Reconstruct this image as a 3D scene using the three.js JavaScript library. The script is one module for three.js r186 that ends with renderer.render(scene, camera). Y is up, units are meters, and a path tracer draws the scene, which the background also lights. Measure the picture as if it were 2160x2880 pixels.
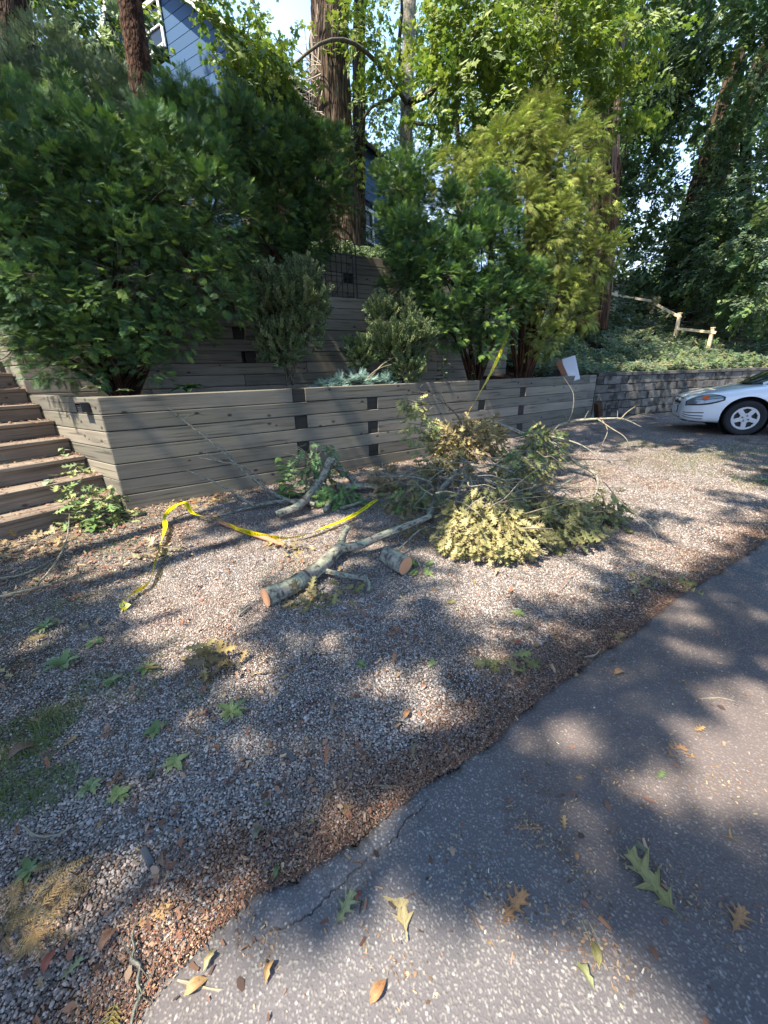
import * as THREE from 'three';
import { mergeGeometries } from 'three/addons/utils/BufferGeometryUtils.js';
import { RoundedBoxGeometry } from 'three/addons/geometries/RoundedBoxGeometry.js';
import { createNoise2D, createNoise3D } from 'simplex-noise';
import { Brush, Evaluator, SUBTRACTION } from 'three-bvh-csg';

// ---------------------------------------------------------------- camera, sky, sun, exposure
const scene = new THREE.Scene();
const camera = new THREE.PerspectiveCamera(106.1, 0.75, 0.05, 600);
camera.position.set(0, 1.5, 0);
camera.rotation.set(-20 * Math.PI / 180, 0, -1.4 * Math.PI / 180, 'YXZ');
const renderer = new THREE.WebGLRenderer({ antialias: true });
renderer.toneMapping = THREE.LinearToneMapping;
renderer.toneMappingExposure = 3.2;
renderer.shadowMap.enabled = true;
const SUN = new THREE.Vector3(-0.41, 0.84, 0.36).normalize();       // towards the sun: left of and behind the camera, high
const sun = new THREE.DirectionalLight(new THREE.Color(1, 0.90, 0.77), 5);
sun.position.copy(SUN).multiplyScalar(60); sun.castShadow = true;
sun.shadow.camera.left = sun.shadow.camera.bottom = -30; sun.shadow.camera.right = sun.shadow.camera.top = 30; sun.shadow.camera.far = 150;
sun.shadow.mapSize.set(4096, 4096);
scene.add(sun, sun.target);
{ // clear summer sky with faint high haze
  const W = 512, H = 256, d = new Float32Array(W * H * 4), n = createNoise3D(rng(5));
  for (let j = 0; j < H; j++) for (let i = 0; i < W; i++) {
    const el = ((j + 0.5) / H - 0.5) * Math.PI, az = ((i + 0.5) / W - 0.5) * 2 * Math.PI, y = Math.sin(el), x = Math.cos(el) * Math.cos(az), z = Math.cos(el) * Math.sin(az);
    const u = Math.max(0, y), k = Math.pow(1 - u, 2.2), cl = Math.max(0, n(x * 2.2, y * 5, z * 2.2) * 0.6 + n(x * 6, y * 12, z * 6) * 0.3) * 0.35;
    const c = [0.25 + 0.33 * k, 0.46 + 0.28 * k, 0.95 + 0.05 * k];
    const w = 1.02, o = (j * W + i) * 4;
    for (let q = 0; q < 3; q++) d[o + q] = (c[q] * (1 - cl) + w * cl) * (y < 0 ? 0.35 : 1) * 0.78;
    d[o + 3] = 1;
  }
  const t = new THREE.DataTexture(d, W, H, THREE.RGBAFormat, THREE.FloatType);
  t.mapping = THREE.EquirectangularReflectionMapping; t.magFilter = THREE.LinearFilter; t.needsUpdate = true;
  scene.background = t; scene.environment = t;
}

// ---------------------------------------------------------------- helpers
function rng(a) { return () => { a = (a + 0x6d2b79f5) | 0; let t = Math.imul(a ^ (a >>> 15), 1 | a); t = (t + Math.imul(t ^ (t >>> 7), 61 | t)) ^ t; return ((t ^ (t >>> 14)) >>> 0) / 4294967296; }; }
const R = rng(77), n2 = createNoise2D(rng(11)), n3 = createNoise3D(rng(12));
const rr = (a, b, r = R) => a + (b - a) * r();
const V = (x, y, z) => new THREE.Vector3(x, y, z), VA = (a) => new THREE.Vector3(a[0], a[1], a[2]);
const sst = (a, b, x) => { const t = Math.min(1, Math.max(0, (x - a) / (b - a))); return t * t * (3 - 2 * t); };
const lerp = (a, b, t) => a + (b - a) * t;
const taken = {};
function numbered(n) { if (!(n in taken)) { taken[n] = 0; return n; } return n + '_' + String(++taken[n]).padStart(3, '0'); }
function shade(o) { o.castShadow = true; o.receiveShadow = true; return o; }
function tag(o, label, category, group, kind) { if (label) o.userData.label = label; if (category) o.userData.category = category; if (group) o.userData.group = group; if (kind) o.userData.kind = kind; return o; }
function thing(name, label, category, pos = [0, 0, 0], turn = 0, group) {
  const o = new THREE.Group(); o.name = numbered(name); o.position.set(pos[0], pos[1], pos[2]); o.rotation.y = turn; scene.add(o); return tag(o, label, category, group);
}
function mesh(name, geo, mat, parent) { const m = shade(new THREE.Mesh(geo, mat)); m.name = parent ? name : numbered(name); (parent || scene).add(m); return m; }
function setting(name, geo, mat, label) { const m = mesh(name, geo, mat); tag(m, label, null, null, 'structure'); return m; }
function M(rgb, rough = 0.9, o = {}) { const m = new THREE.MeshPhysicalMaterial({ roughness: rough, ...o }); m.color.setRGB(rgb[0], rgb[1], rgb[2]); return m; }
function leafMat(rgb = [1, 1, 1], trans = 0.4, rough = 0.75) { return M(rgb, rough, { transmission: trans, thickness: 0, side: THREE.DoubleSide, specularIntensity: 0.6 }); }
function merged(list) { return mergeGeometries(list.map((g) => { const h = g.index ? g.toNonIndexed() : g; for (const k of Object.keys(h.attributes)) if (!['position', 'normal', 'uv'].includes(k)) h.deleteAttribute(k); if (!h.attributes.uv) h.setAttribute('uv', new THREE.Float32BufferAttribute(new Float32Array(h.attributes.position.count * 2), 2)); return h; })); }
function geoFrom(pos, idx, uv) {
  const g = new THREE.BufferGeometry(); g.setAttribute('position', new THREE.Float32BufferAttribute(pos, 3));
  g.setAttribute('uv', new THREE.Float32BufferAttribute(uv || new Float32Array(pos.length / 3 * 2), 2)); g.setIndex(idx); g.computeVertexNormals(); return g;
}
const dirQ = (() => { const m = new THREE.Matrix4(), X = V(), Y = V(), Z = V(); return (d, up) => { X.copy(d).normalize(); Y.copy(up).addScaledVector(X, -up.dot(X)); if (Y.lengthSq() < 1e-6) Y.set(X.y, X.z, X.x); Y.normalize(); Z.crossVectors(X, Y); m.makeBasis(X, Y, Z); return new THREE.Quaternion().setFromRotationMatrix(m); }; })();
// tapered limb through points, radius per point; uv in metres
function limb(pts, rad, o = {}) {
  const P = pts.map(VA), seg = o.seg || 8, n = o.n || Math.max(4, (pts.length - 1) * 5), wob = o.wob ?? 0.08, r0 = o.seed || 1;
  const c = new THREE.CatmullRomCurve3(P, false, 'centripetal'), len = c.getLength(), at = (t) => { const f = t * (rad.length - 1), i = Math.min(rad.length - 2, Math.floor(f)); return lerp(rad[i], rad[i + 1], f - i); };
  const pos = [], uv = [], idx = []; let up = V(0.3, 1, 0.2);
  for (let i = 0; i <= n; i++) {
    const t = i / n, p = c.getPoint(t), d = c.getTangent(t), s = V().crossVectors(d, up).normalize(); up = V().crossVectors(s, d).normalize(); const r = at(t);
    for (let j = 0; j <= seg; j++) {
      const a = j / seg * Math.PI * 2, k = r * (1 + wob * n3(Math.cos(a) * 1.2 + r0 * 7, Math.sin(a) * 1.2, t * len / Math.max(r, 0.02) * 0.5) + (o.ridge ? o.ridge * Math.abs(n3(Math.cos(a) * 3.4 + r0, Math.sin(a) * 3.4, t * len * 0.35)) : 0));
      pos.push(p.x + (s.x * Math.cos(a) + up.x * Math.sin(a)) * k, p.y + (s.y * Math.cos(a) + up.y * Math.sin(a)) * k, p.z + (s.z * Math.cos(a) + up.z * Math.sin(a)) * k);
      uv.push(j / seg * Math.max(0.1, Math.round(2 * Math.PI * rad[0] / 0.3) * 0.3 || 0.3), t * len);
      if (i < n && j < seg) { const q = i * (seg + 1) + j; idx.push(q, q + seg + 1, q + 1, q + 1, q + seg + 1, q + seg + 2); }
    }
  }
  for (const [row, flip] of [[0, 0], [n, 1]]) {
    const b = row * (seg + 1), p = c.getPoint(row / n), k = pos.length / 3; pos.push(p.x, p.y, p.z); uv.push(0.1, 0);
    for (let j = 0; j < seg; j++) flip ? idx.push(k, b + j + 1, b + j) : idx.push(k, b + j, b + j + 1);
  }
  return geoFrom(pos, idx, uv);
}
function bar(a, b, r, seg = 6) { return limb([a, b], [r, r], { n: 1, seg, wob: 0 }); }
// chamfered box with uv in metres, long axis x
function wbox(L, H, T, rad = 0.008, off) {
  const g = new RoundedBoxGeometry(L, H, T, 1, Math.min(rad, H / 3, T / 3)), p = g.attributes.position, n = g.attributes.normal, uv = g.attributes.uv, ou = off ? off[0] : R() * 5, ov = off ? off[1] : R() * 5;
  for (let i = 0; i < p.count; i++) { const ax = Math.abs(n.getX(i)), ay = Math.abs(n.getY(i)), az = Math.abs(n.getZ(i)); if (ax > ay && ax > az) uv.setXY(i, p.getZ(i) * 0.25 + ou, p.getY(i) + ov); else if (ay > az) uv.setXY(i, p.getX(i) + ou, p.getZ(i) + ov + 0.2); else uv.setXY(i, p.getX(i) + ou, p.getY(i) + ov); }
  return g;
}
// ---------------------------------------------------------------- textures
function hash2(x, y, s) { let h = Math.imul(x, 374761393) ^ Math.imul(y, 668265263) ^ Math.imul(s, 1274126177); h = Math.imul(h ^ (h >>> 13), 1274126177); return ((h ^ (h >>> 16)) >>> 0) / 4294967296; }
function tn(x, y, px, py, s) { // tiling value noise
  const x0 = Math.floor(x), y0 = Math.floor(y), fx = x - x0, fy = y - y0, u = fx * fx * (3 - 2 * fx), v = fy * fy * (3 - 2 * fy), w = (a, m) => ((a % m) + m) % m;
  const a = hash2(w(x0, px), w(y0, py), s), b = hash2(w(x0 + 1, px), w(y0, py), s), c = hash2(w(x0, px), w(y0 + 1, py), s), d = hash2(w(x0 + 1, px), w(y0 + 1, py), s);
  return lerp(lerp(a, b, u), lerp(c, d, u), v);
}
function fbm(u, v, fx, fy, oct, s) { let t = 0, a = 0.5, n = 0; for (let i = 0; i < oct; i++) { t += a * tn(u * fx, v * fy, fx, fy, s + i); n += a; a *= 0.5; fx *= 2; fy *= 2; } return t / n; }
function tex(W, H, f, sx, sy, srgb = true) { // f(u, v) -> [r, g, b] 0..1 sRGB; returns texture whose tile is sx x sy metres
  const d = new Uint8Array(W * H * 4);
  for (let j = 0; j < H; j++) for (let i = 0; i < W; i++) { const c = f(i / W, j / H), o = (j * W + i) * 4; d[o] = Math.max(0, Math.min(255, c[0] * 255)); d[o + 1] = Math.max(0, Math.min(255, c[1] * 255)); d[o + 2] = Math.max(0, Math.min(255, c[2] * 255)); d[o + 3] = 255; }
  const t = new THREE.DataTexture(d, W, H); t.wrapS = t.wrapT = THREE.RepeatWrapping; t.magFilter = THREE.LinearFilter; t.minFilter = THREE.LinearMipmapLinearFilter; t.generateMipmaps = true;
  if (srgb) t.colorSpace = THREE.SRGBColorSpace; t.repeat.set(1 / sx, 1 / sy); t.needsUpdate = true; return t;
}
// a colour texture and a height texture out of one function returning [r, g, b, h]
function tex2(W, H, f, sx, sy) {
  const hh = new Float32Array(W * H); let k = 0;
  const c = tex(W, H, (u, v) => { const q = f(u, v); hh[k++] = q[3]; return q; }, sx, sy); k = 0;
  return [c, tex(W, H, () => { const h = hh[k++]; return [h, h, h]; }, sx, sy, false)];
}
const mix3 = (a, b, t) => [lerp(a[0], b[0], t), lerp(a[1], b[1], t), lerp(a[2], b[2], t)];
const knots = []; { const r = rng(31); for (let i = 0; i < 11; i++) knots.push([r(), r(), 0.012 + 0.014 * r()]); }
function woodF(base, dark, moss) {
  return (u, v) => {
    let dv = 0, kd = 0;
    for (const [a, b, s] of knots) { let x = Math.abs(u - a), y = Math.abs(v - b); x = Math.min(x, 1 - x) * 2.4; y = Math.min(y, 1 - y) * 0.8; const q = Math.hypot(x * 0.6, y); if (q < 0.09) { dv += Math.exp(-q * q / 0.0012) * 0.03 * Math.sign(v - b || 1); if (q < s) kd = Math.max(kd, 1 - q / s); } }
    const g1 = fbm(u, v + dv, 3, 36, 3, 3), g2 = fbm(u, v + dv, 10, 128, 2, 9), big = fbm(u, v, 4, 3, 5, 21), crack = Math.pow(fbm(u, v + dv, 5, 40, 2, 41), 7) * 6;
    let t = 0.28 * g1 + 0.16 * g2 + 0.56 * big; let c = mix3(dark, base, Math.min(1, Math.max(0, (t - 0.22) * 1.8)));
    c = mix3(c, moss, Math.max(0, big - 0.52) * 1.5); const kk = Math.min(1, kd * 1.6) * 0.6 + Math.min(0.4, crack * 0.22); c = mix3(c, [0.12, 0.105, 0.09], Math.min(0.85, kk));
    return [c[0], c[1], c[2], Math.max(0, t - kk * 0.4)];
  };
}
const [woodC, woodH] = tex2(1536, 512, woodF([0.56, 0.54, 0.495], [0.43, 0.41, 0.37], [0.42, 0.41, 0.32]), 2.4, 0.8);
const [stepC, stepH] = tex2(1024, 256, woodF([0.50, 0.45, 0.39], [0.28, 0.245, 0.21], [0.36, 0.34, 0.30]), 2.4, 0.8);
function voro(u, v, n, s, jit = 0.9) { // nearest cell: [distance to edge, id, distance to centre]
  const x = u * n, y = v * n, x0 = Math.floor(x), y0 = Math.floor(y); let d1 = 9, d2 = 9, id = 0;
  for (let j = -1; j <= 1; j++) for (let i = -1; i <= 1; i++) {
    const cx = ((x0 + i) % n + n) % n, cy = ((y0 + j) % n + n) % n, px = x0 + i + 0.5 + (hash2(cx, cy, s) - 0.5) * jit, py = y0 + j + 0.5 + (hash2(cx, cy, s + 1) - 0.5) * jit, dx = px - x, dy = py - y, d = Math.sqrt(dx * dx + dy * dy);
    if (d < d1) { d2 = d1; d1 = d; id = hash2(cx, cy, s + 2); } else if (d < d2) d2 = d;
  }
  return [d2 - d1, id, d1];
}
const SOIL = [0.26, 0.20, 0.165], pebbleTone = (q, id) => { const k = 0.50 + 0.36 * id; return q < 0.12 ? [k * 1.06, k * 0.93, k * 0.82] : q < 0.2 ? [k * 1.1, k * 1.08, k * 1.02] : [k * 0.98, k * 0.97, k * 0.95]; };
const [gravC, gravH] = tex2(1536, 1536, (u, v) => {
  const [e, id, d1] = voro(u, v, 128, 5), q = (id * 17.3) % 1, big = fbm(u, v, 5, 5, 4, 8), in_ = Math.min(1, Math.max(0, (e - 0.10) * 5)), soil = mix3(SOIL, [0.36, 0.29, 0.23], fbm(u, v, 60, 60, 2, 4));
  const cover = in_ * Math.min(1, Math.max(0, (0.92 - id * 0.25 - Math.max(0, big - 0.58) * 3)));
  const c = mix3(soil, pebbleTone(q, (id * 7.7) % 1), cover); return [...c, in_ * (0.4 + 0.5 * id) + 0.1 * big];
}, 1.7, 1.7);
const [tarC, tarH] = tex2(2048, 2048, (u, v) => {
  const [e, id, d1] = voro(u, v, 620, 15), [e2, id2, d2] = voro(u, v, 420, 25), big = fbm(u, v, 7, 7, 5, 18), wear = fbm(u, v, 3, 3, 3, 28), fine = hash2(Math.floor(u * 2048), Math.floor(v * 2048), 3);
  const k = 0.335 + 0.15 * (big - 0.5) + 0.06 * (fine - 0.5); let c = [k * 1.02, k * 0.985, k * 0.985], h = 0.35 + 0.1 * fine;
  const q = (id * 13.7) % 1, q2 = (id2 * 19.1) % 1;
  if (q > 0.45 && d1 < 0.42) { const w = 0.36 + 0.22 * ((id * 91.7) % 1); c = mix3(c, [w, w * 0.97, w * 0.93], 0.75); h = 0.7; }
  if (q2 > 0.90 && d2 < 0.34) { const w = 0.48 + 0.18 * ((id2 * 57.7) % 1); c = mix3(c, [w, w * 0.98, w * 0.92], 0.85); h = 0.85; }
  if (wear > 0.48) c = mix3(c, [0.37, 0.30, 0.26], Math.min(0.5, (wear - 0.48) * 3) * (0.4 + fine * 0.6));
  return [...c, h];
}, 4.6, 4.6);
const [soilC, soilH] = tex2(768, 768, (u, v) => { const [e, id] = voro(u, v, 110, 33), b = fbm(u, v, 6, 6, 5, 2), k = 0.15 + 0.16 * id; const c = mix3([0.16, 0.115, 0.085], [k * 1.5, k * 1.08, k * 0.8], Math.min(1, e * 3) * 0.8); return [...mix3(c, [0.1, 0.08, 0.06], Math.max(0, b - 0.45)), Math.min(1, e * 2) * (0.3 + id * 0.7)]; }, 1.3, 1.3);
function barkF(lo, hi, fx, fy, sharp) { return (u, v) => { const w = fbm(u, v, 4, 2, 3, 7) * 0.5, a = Math.abs(fbm(u + w * 0.08, v, fx, fy, 3, 61) - 0.5) * 2, f = fbm(u, v, 60, 40, 3, 5); const h = Math.pow(Math.min(1, a * 1.9), sharp), c = mix3(lo, hi, 0.75 * h + 0.25 * f); return [...mix3(c, [0.42, 0.44, 0.38], Math.max(0, fbm(u, v, 9, 9, 3, 71) - 0.62) * 1.6), 0.85 * h + 0.15 * f]; }; }
const [barkC, barkH] = tex2(512, 1024, barkF([0.14, 0.11, 0.09], [0.47, 0.40, 0.33], 22, 5, 0.8), 1.5, 3.0);
const [twigC, twigH] = tex2(512, 512, (u, v) => { const ring = fbm(u, v, 3, 60, 2, 3), l = fbm(u, v, 14, 14, 4, 6), f = fbm(u, v, 50, 50, 2, 9); let c = mix3([0.38, 0.355, 0.325], [0.62, 0.595, 0.55], 0.5 * ring + 0.5 * f); c = mix3(c, [0.22, 0.20, 0.18], Math.min(0.6, Math.max(0, fbm(u, v, 9, 24, 3, 91) - 0.52) * 4)); c = mix3(c, [0.60, 0.63, 0.53], Math.min(0.75, Math.max(0, l - 0.47) * 5)); return [...c, 0.5 * ring + 0.4 * l]; }, 0.3, 0.6);
const [blockC, blockH] = tex2(1024, 512, (u, v) => { const f = fbm(u, v, 120, 60, 3, 4), b = fbm(u, v, 9, 5, 5, 14), d = fbm(u, v, 14, 7, 5, 24), e = fbm(u, v, 5, 9, 4, 54); let c = mix3([0.36, 0.35, 0.33], [0.60, 0.585, 0.55], 0.6 * f + 0.5 * (b - 0.2)); c = mix3(c, [0.15, 0.145, 0.135], Math.min(0.6, Math.max(0, d - 0.46) * 2.6)); c = mix3(c, [0.70, 0.66, 0.60], Math.min(0.7, Math.max(0, e - 0.62) * 5)); return [...c, 0.6 * f + 0.4 * b]; }, 2.4, 1.2);
const woodMat = (k = 1, t = [1, 1, 1]) => M([k * t[0], k * t[1], k * t[2]], 0.88, { map: woodC, bumpMap: woodH, bumpScale: 0.0025, specularIntensity: 0.4 });
const WOOD = [woodMat(0.92, [1.01, 1, 0.96]), woodMat(0.78, [1, 1, 0.95]), woodMat(1.05, [1.03, 1, 0.94]), woodMat(0.68, [0.99, 1, 0.96])], WOODDARK = woodMat(0.2, [1, 0.98, 0.95]);
const STEP = [1.5, 1.3, 1.7].map((k) => M([k, k, k], 0.9, { map: stepC, bumpMap: stepH, bumpScale: 0.006, specularIntensity: 0.4 }));
const BARK = M([1, 1, 1], 0.95, { map: barkC, bumpMap: barkH, bumpScale: 0.05, specularIntensity: 0.3 }), BARKRED = M([0.62, 0.46, 0.38], 0.95, { map: barkC, bumpMap: barkH, bumpScale: 0.03, specularIntensity: 0.3 }), BARKDARK = M([0.75, 0.70, 0.64], 0.95, { map: barkC, bumpMap: barkH, bumpScale: 0.04, specularIntensity: 0.3 });
const TWIG = M([0.92, 0.92, 0.92], 0.9, { map: twigC, bumpMap: twigH, bumpScale: 0.010, specularIntensity: 0.4 }), TWIGDRY = M([0.95, 0.85, 0.75], 0.9, { map: twigC, bumpMap: twigH, bumpScale: 0.002 }), TWIGDARK = M([0.42, 0.36, 0.30], 0.9, { map: twigC, bumpMap: twigH, bumpScale: 0.002 });

// ---------------------------------------------------------------- ground, road, terraces
const WA = [-3.09, -4.38], WT = [0.829, -0.559], WN = [-0.559, -0.829], WL = 10.2;      // lower wall: corner, direction, backwards, length
const WB = [WA[0] + WT[0] * WL, WA[1] + WT[1] * WL];
const gh = (x, z) => 0.22 * sst(4, 10, (x - WA[0]) * WT[0] + (z - WA[1]) * WT[1]);
const EDGE = [[-40, 30.5], [-12, 9.5], [-5, 4.1], [-3, 2.1], [-1.6, 0.6], [-0.98, -0.12], [-0.654, -0.467], [-0.651, -0.492], [-0.622, -0.535], [-0.604, -0.560], [-0.568, -0.604], [-0.504, -0.656], [-0.440, -0.713], [-0.314, -0.757], [-0.246, -0.792], [-0.122, -0.863], [-0.028, -0.927], [0.135, -1.048], [0.255, -1.110], [0.406, -1.188], [0.572, -1.340], [0.842, -1.524], [1.131, -1.716], [1.396, -1.864], [1.963, -2.258], [2.694, -2.689], [3.486, -3.182], [5, -4.2], [8, -6.0], [14, -9.4], [40, -24]];
function edgeDist(x, z) { // signed metres from the road's edge: positive on the gravel
  let b = 1e9, s = 1;
  for (let i = 0; i < EDGE.length - 1; i++) { const [ax, az] = EDGE[i], [bx, bz] = EDGE[i + 1], dx = bx - ax, dz = bz - az, t = Math.min(1, Math.max(0, ((x - ax) * dx + (z - az) * dz) / (dx * dx + dz * dz))), q = Math.hypot(x - ax - dx * t, z - az - dz * t); if (q < b) { b = q; s = dx * (z - az) - dz * (x - ax) < 0 ? 1 : -1; } }
  return b * s;
}
const axis = (fine0, fine1, step, far) => { const a = []; for (let x = fine0; x <= fine1 + 1e-6; x += step) a.push(x); let s = step; let x = fine0; const l = []; while (x > -far) { s *= 1.5; x -= s; l.unshift(x); } s = step; x = fine1; while (x < far) { s *= 1.5; x += s; a.push(x); } return [...l, ...a]; };
function sheet(xs, zs, hf, cf) {
  const pos = [], uv = [], idx = [], col = [];
  for (const z of zs) for (const x of xs) { pos.push(x, hf(x, z), z); uv.push(x, z); if (cf) col.push(...cf(x, z)); }
  const w = xs.length; for (let j = 0; j < zs.length - 1; j++) for (let i = 0; i < w - 1; i++) { const q = j * w + i; idx.push(q, q + w, q + 1, q + 1, q + w, q + w + 1); }
  const g = geoFrom(pos, idx, uv); if (cf) g.setAttribute('color', new THREE.Float32BufferAttribute(col, 3)); return g;
}
const gBump = (x, z) => gh(x, z) + 0.012 * n2(x * 0.9, z * 0.9) + 0.006 * n2(x * 3, z * 3);
const groundY = (x, z) => gBump(x, z) - 0.05 * sst(0.02, -0.12, edgeDist(x, z));
{
  const g = sheet(axis(-7, 12, 0.12, 220), axis(-13, 1.5, 0.12, 220), groundY, (x, z) => {
    const e = edgeDist(x, z), d = Math.max(0, 1 - Math.abs(e - 0.1) / (0.28 + 0.15 * n2(x * 2, z * 2))), p = Math.max(0, n2(x * 0.7 + 3, z * 0.7)) * 0.5 + Math.max(0, n2(x * 2.3, z * 2.3 + 9)) * 0.4;
    const t = Math.min(1, d * 1.2 + p * 0.5), moss = Math.max(0, Math.min(1, sst(0.4, -0.6, (x + 1.7) * 1.1 + (z + 1.6) * -0.2) * (0.5 + 0.5 * n2(x * 4, z * 4)))) * 0.8;
    return mix3(mix3([1, 0.98, 0.96], [0.62, 0.44, 0.33], t * 0.75), [0.42, 0.45, 0.24], moss);
  });
  setting('ground', g, M([1, 1, 1], 0.95, { map: gravC, bumpMap: gravH, bumpScale: 0.012, vertexColors: true, specularIntensity: 0.3 }), 'gravel ground of the verge in front of the timber wall');
}
{ // road: rows run parallel to its ragged edge; one row is a narrow open crack
  const c = new THREE.CatmullRomCurve3(EDGE.map(([x, z]) => V(x, 0, z)), false, 'centripetal'), S = []; // sample finely only near the camera
  for (let i = 0; i < EDGE.length - 1; i++) { const near = i >= 4 && i < 27, k = near ? 22 : 6; for (let j = 0; j < k; j++) S.push(c.getPoint((i + j / k) / (EDGE.length - 1))); }
  const rows = [0, 0.012, 0.05, 'a', 'b', 'c', 0.25, 0.4, 0.7, 1.1, 1.8, 3, 5, 8], pos = [], uv = [], idx = [];
  const nrm = V(0.55, 0, 0.835);
  S.forEach((p, i) => {
    const rag = 0.03 * n2(p.x * 5, p.z * 5) + 0.014 * n2(p.x * 23, p.z * 23), s = p.x;
    const open = sst(-0.52, -0.42, s) * sst(0.13, 0.02, s), cw = 0.125 - 0.055 * sst(-0.4, 0.05, s) + 0.012 * n2(s * 9, 3) + 0.006 * n2(s * 40, 7);
    rows.forEach((w, j) => {
      let d = w, y = 0.014; if (w === 0) { y = -0.035; d = rag - 0.006; } else if (w === 0.012) { d = rag + 0.006; y = 0.008; } else if (w === 0.05) d = rag * 0.6 + 0.045; else if (w === 'a') d = cw - 0.0035; else if (w === 'b') { d = cw; y -= 0.02 * open; } else if (w === 'c') d = cw + 0.0035;
      const x = p.x + nrm.x * d, z = p.z + nrm.z * d; pos.push(x, y + gh(x, z) + (w === 0 ? 0 : 0.006 * n2(x * 1.3, z * 1.3)), z); uv.push(x, z);
      if (i < S.length - 1 && j < rows.length - 1) { const q = i * rows.length + j, k = q + rows.length; idx.push(q, q + 1, k, k, q + 1, k + 1); }
    });
  });
  const g = geoFrom(pos, idx, uv);
  setting('road', g, M([1, 1, 1], 0.92, { map: tarC, bumpMap: tarH, bumpScale: 0.004, specularIntensity: 0.5 }), 'worn asphalt road with pale stone chips and a cracked edge');
}
const roadY = (x, z) => edgeDist(x, z) < 0 ? 0.014 + gh(x, z) + 0.006 * n2(x * 1.3, z * 1.3) : gBump(x, z) + 0.008;
// upper walls' lines
const W2A = [-4.9, -5.61], W2T = [0.86, -0.51], W2L = 9.4, W3A = [-5.2, -7.15], W3T = [0.86, -0.51], W3L = 9.6;
const W2B = [W2A[0] + W2T[0] * W2L, W2A[1] + W2T[1] * W2L];
const RU = [-0.829, -0.559], RV = [0.559, -0.829];              // up the stairs; to the right across them
const SOILM = M([1, 1, 1], 0.97, { map: soilC, bumpMap: soilH, bumpScale: 0.02, specularIntensity: 0.2 });
function quadSheet(name, a, b, c, d, y, label, nu = 60, nv = 14) { // a-b front edge, c-d back edge
  const pos = [], uv = [], idx = [];
  for (let j = 0; j <= nv; j++) for (let i = 0; i <= nu; i++) { const s = i / nu, t = j / nv, x = lerp(lerp(a[0], b[0], s), lerp(c[0], d[0], s), t), z = lerp(lerp(a[1], b[1], s), lerp(c[1], d[1], s), t); pos.push(x, y + 0.03 * n2(x * 1.5, z * 1.5) + 0.02 * n2(x * 5, z * 5), z); uv.push(x, z); if (i < nu && j < nv) { const q = j * (nu + 1) + i; idx.push(q, q + 1, q + nu + 1, q + 1, q + nu + 2, q + nu + 1); } }
  return setting(name, geoFrom(pos, idx, uv), SOILM, label);
}
const back = (p, k) => [p[0] + WN[0] * k, p[1] + WN[1] * k];
quadSheet('garden_bed', back([WA[0] - 0.06, WA[1]], 0.10), back(WB, 0.10), W2A, [W2B[0] + 2.6, W2B[1] - 1.6], 1.235, 'mulched garden bed on top of the lower timber wall');
const behind = (A, T, x, z) => (x - A[0]) * T[1] - (z - A[1]) * T[0];      // metres behind a wall line
quadSheet('garden_bed_terrace', [W2A[0] - 0.1, W2A[1] - 0.12], [W2B[0], W2B[1] - 0.12], W3A, [W3A[0] + W3T[0] * W3L, W3A[1] + W3T[1] * W3L], 2.73, 'dark soil terrace behind the upper timber wall');
const BT = [0.927, -0.375];
const hillY = (x, z) => {
  const dl = behind(W3A, W3T, x, z), dr = behind(WB, BT, x, z), k = sst(2.4, 5.2, x + 0.2 * (z + 12));
  const hl = dl > 0.22 ? Math.min(6.5, 3.86 + 0.10 * dl) : -0.6, hr = dr > 0.3 ? Math.min(7, 1.29 + 0.43 * Math.max(0, dr - 0.9)) : -0.6;
  const ok = k < 0.02 ? hl : k > 0.98 ? hr : dr > 0.3 ? lerp(Math.max(hl, 2.9 * (hl > 0) + (hl <= 0 ? Math.min(2.72, hr) : 0)), hr, k) : -0.6;
  return ok > 0 ? ok + 0.06 * n2(x * 0.7, z * 0.7) : ok;
};
setting('hillside', sheet(axis(-12, 20, 0.25, 90), (() => { const a = []; for (let z = -60; z < -26; z += 2) a.push(z); for (let z = -26; z <= -7; z += 0.25) a.push(z); return a; })(), hillY), SOILM, 'wooded hillside rising behind the walls');

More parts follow.
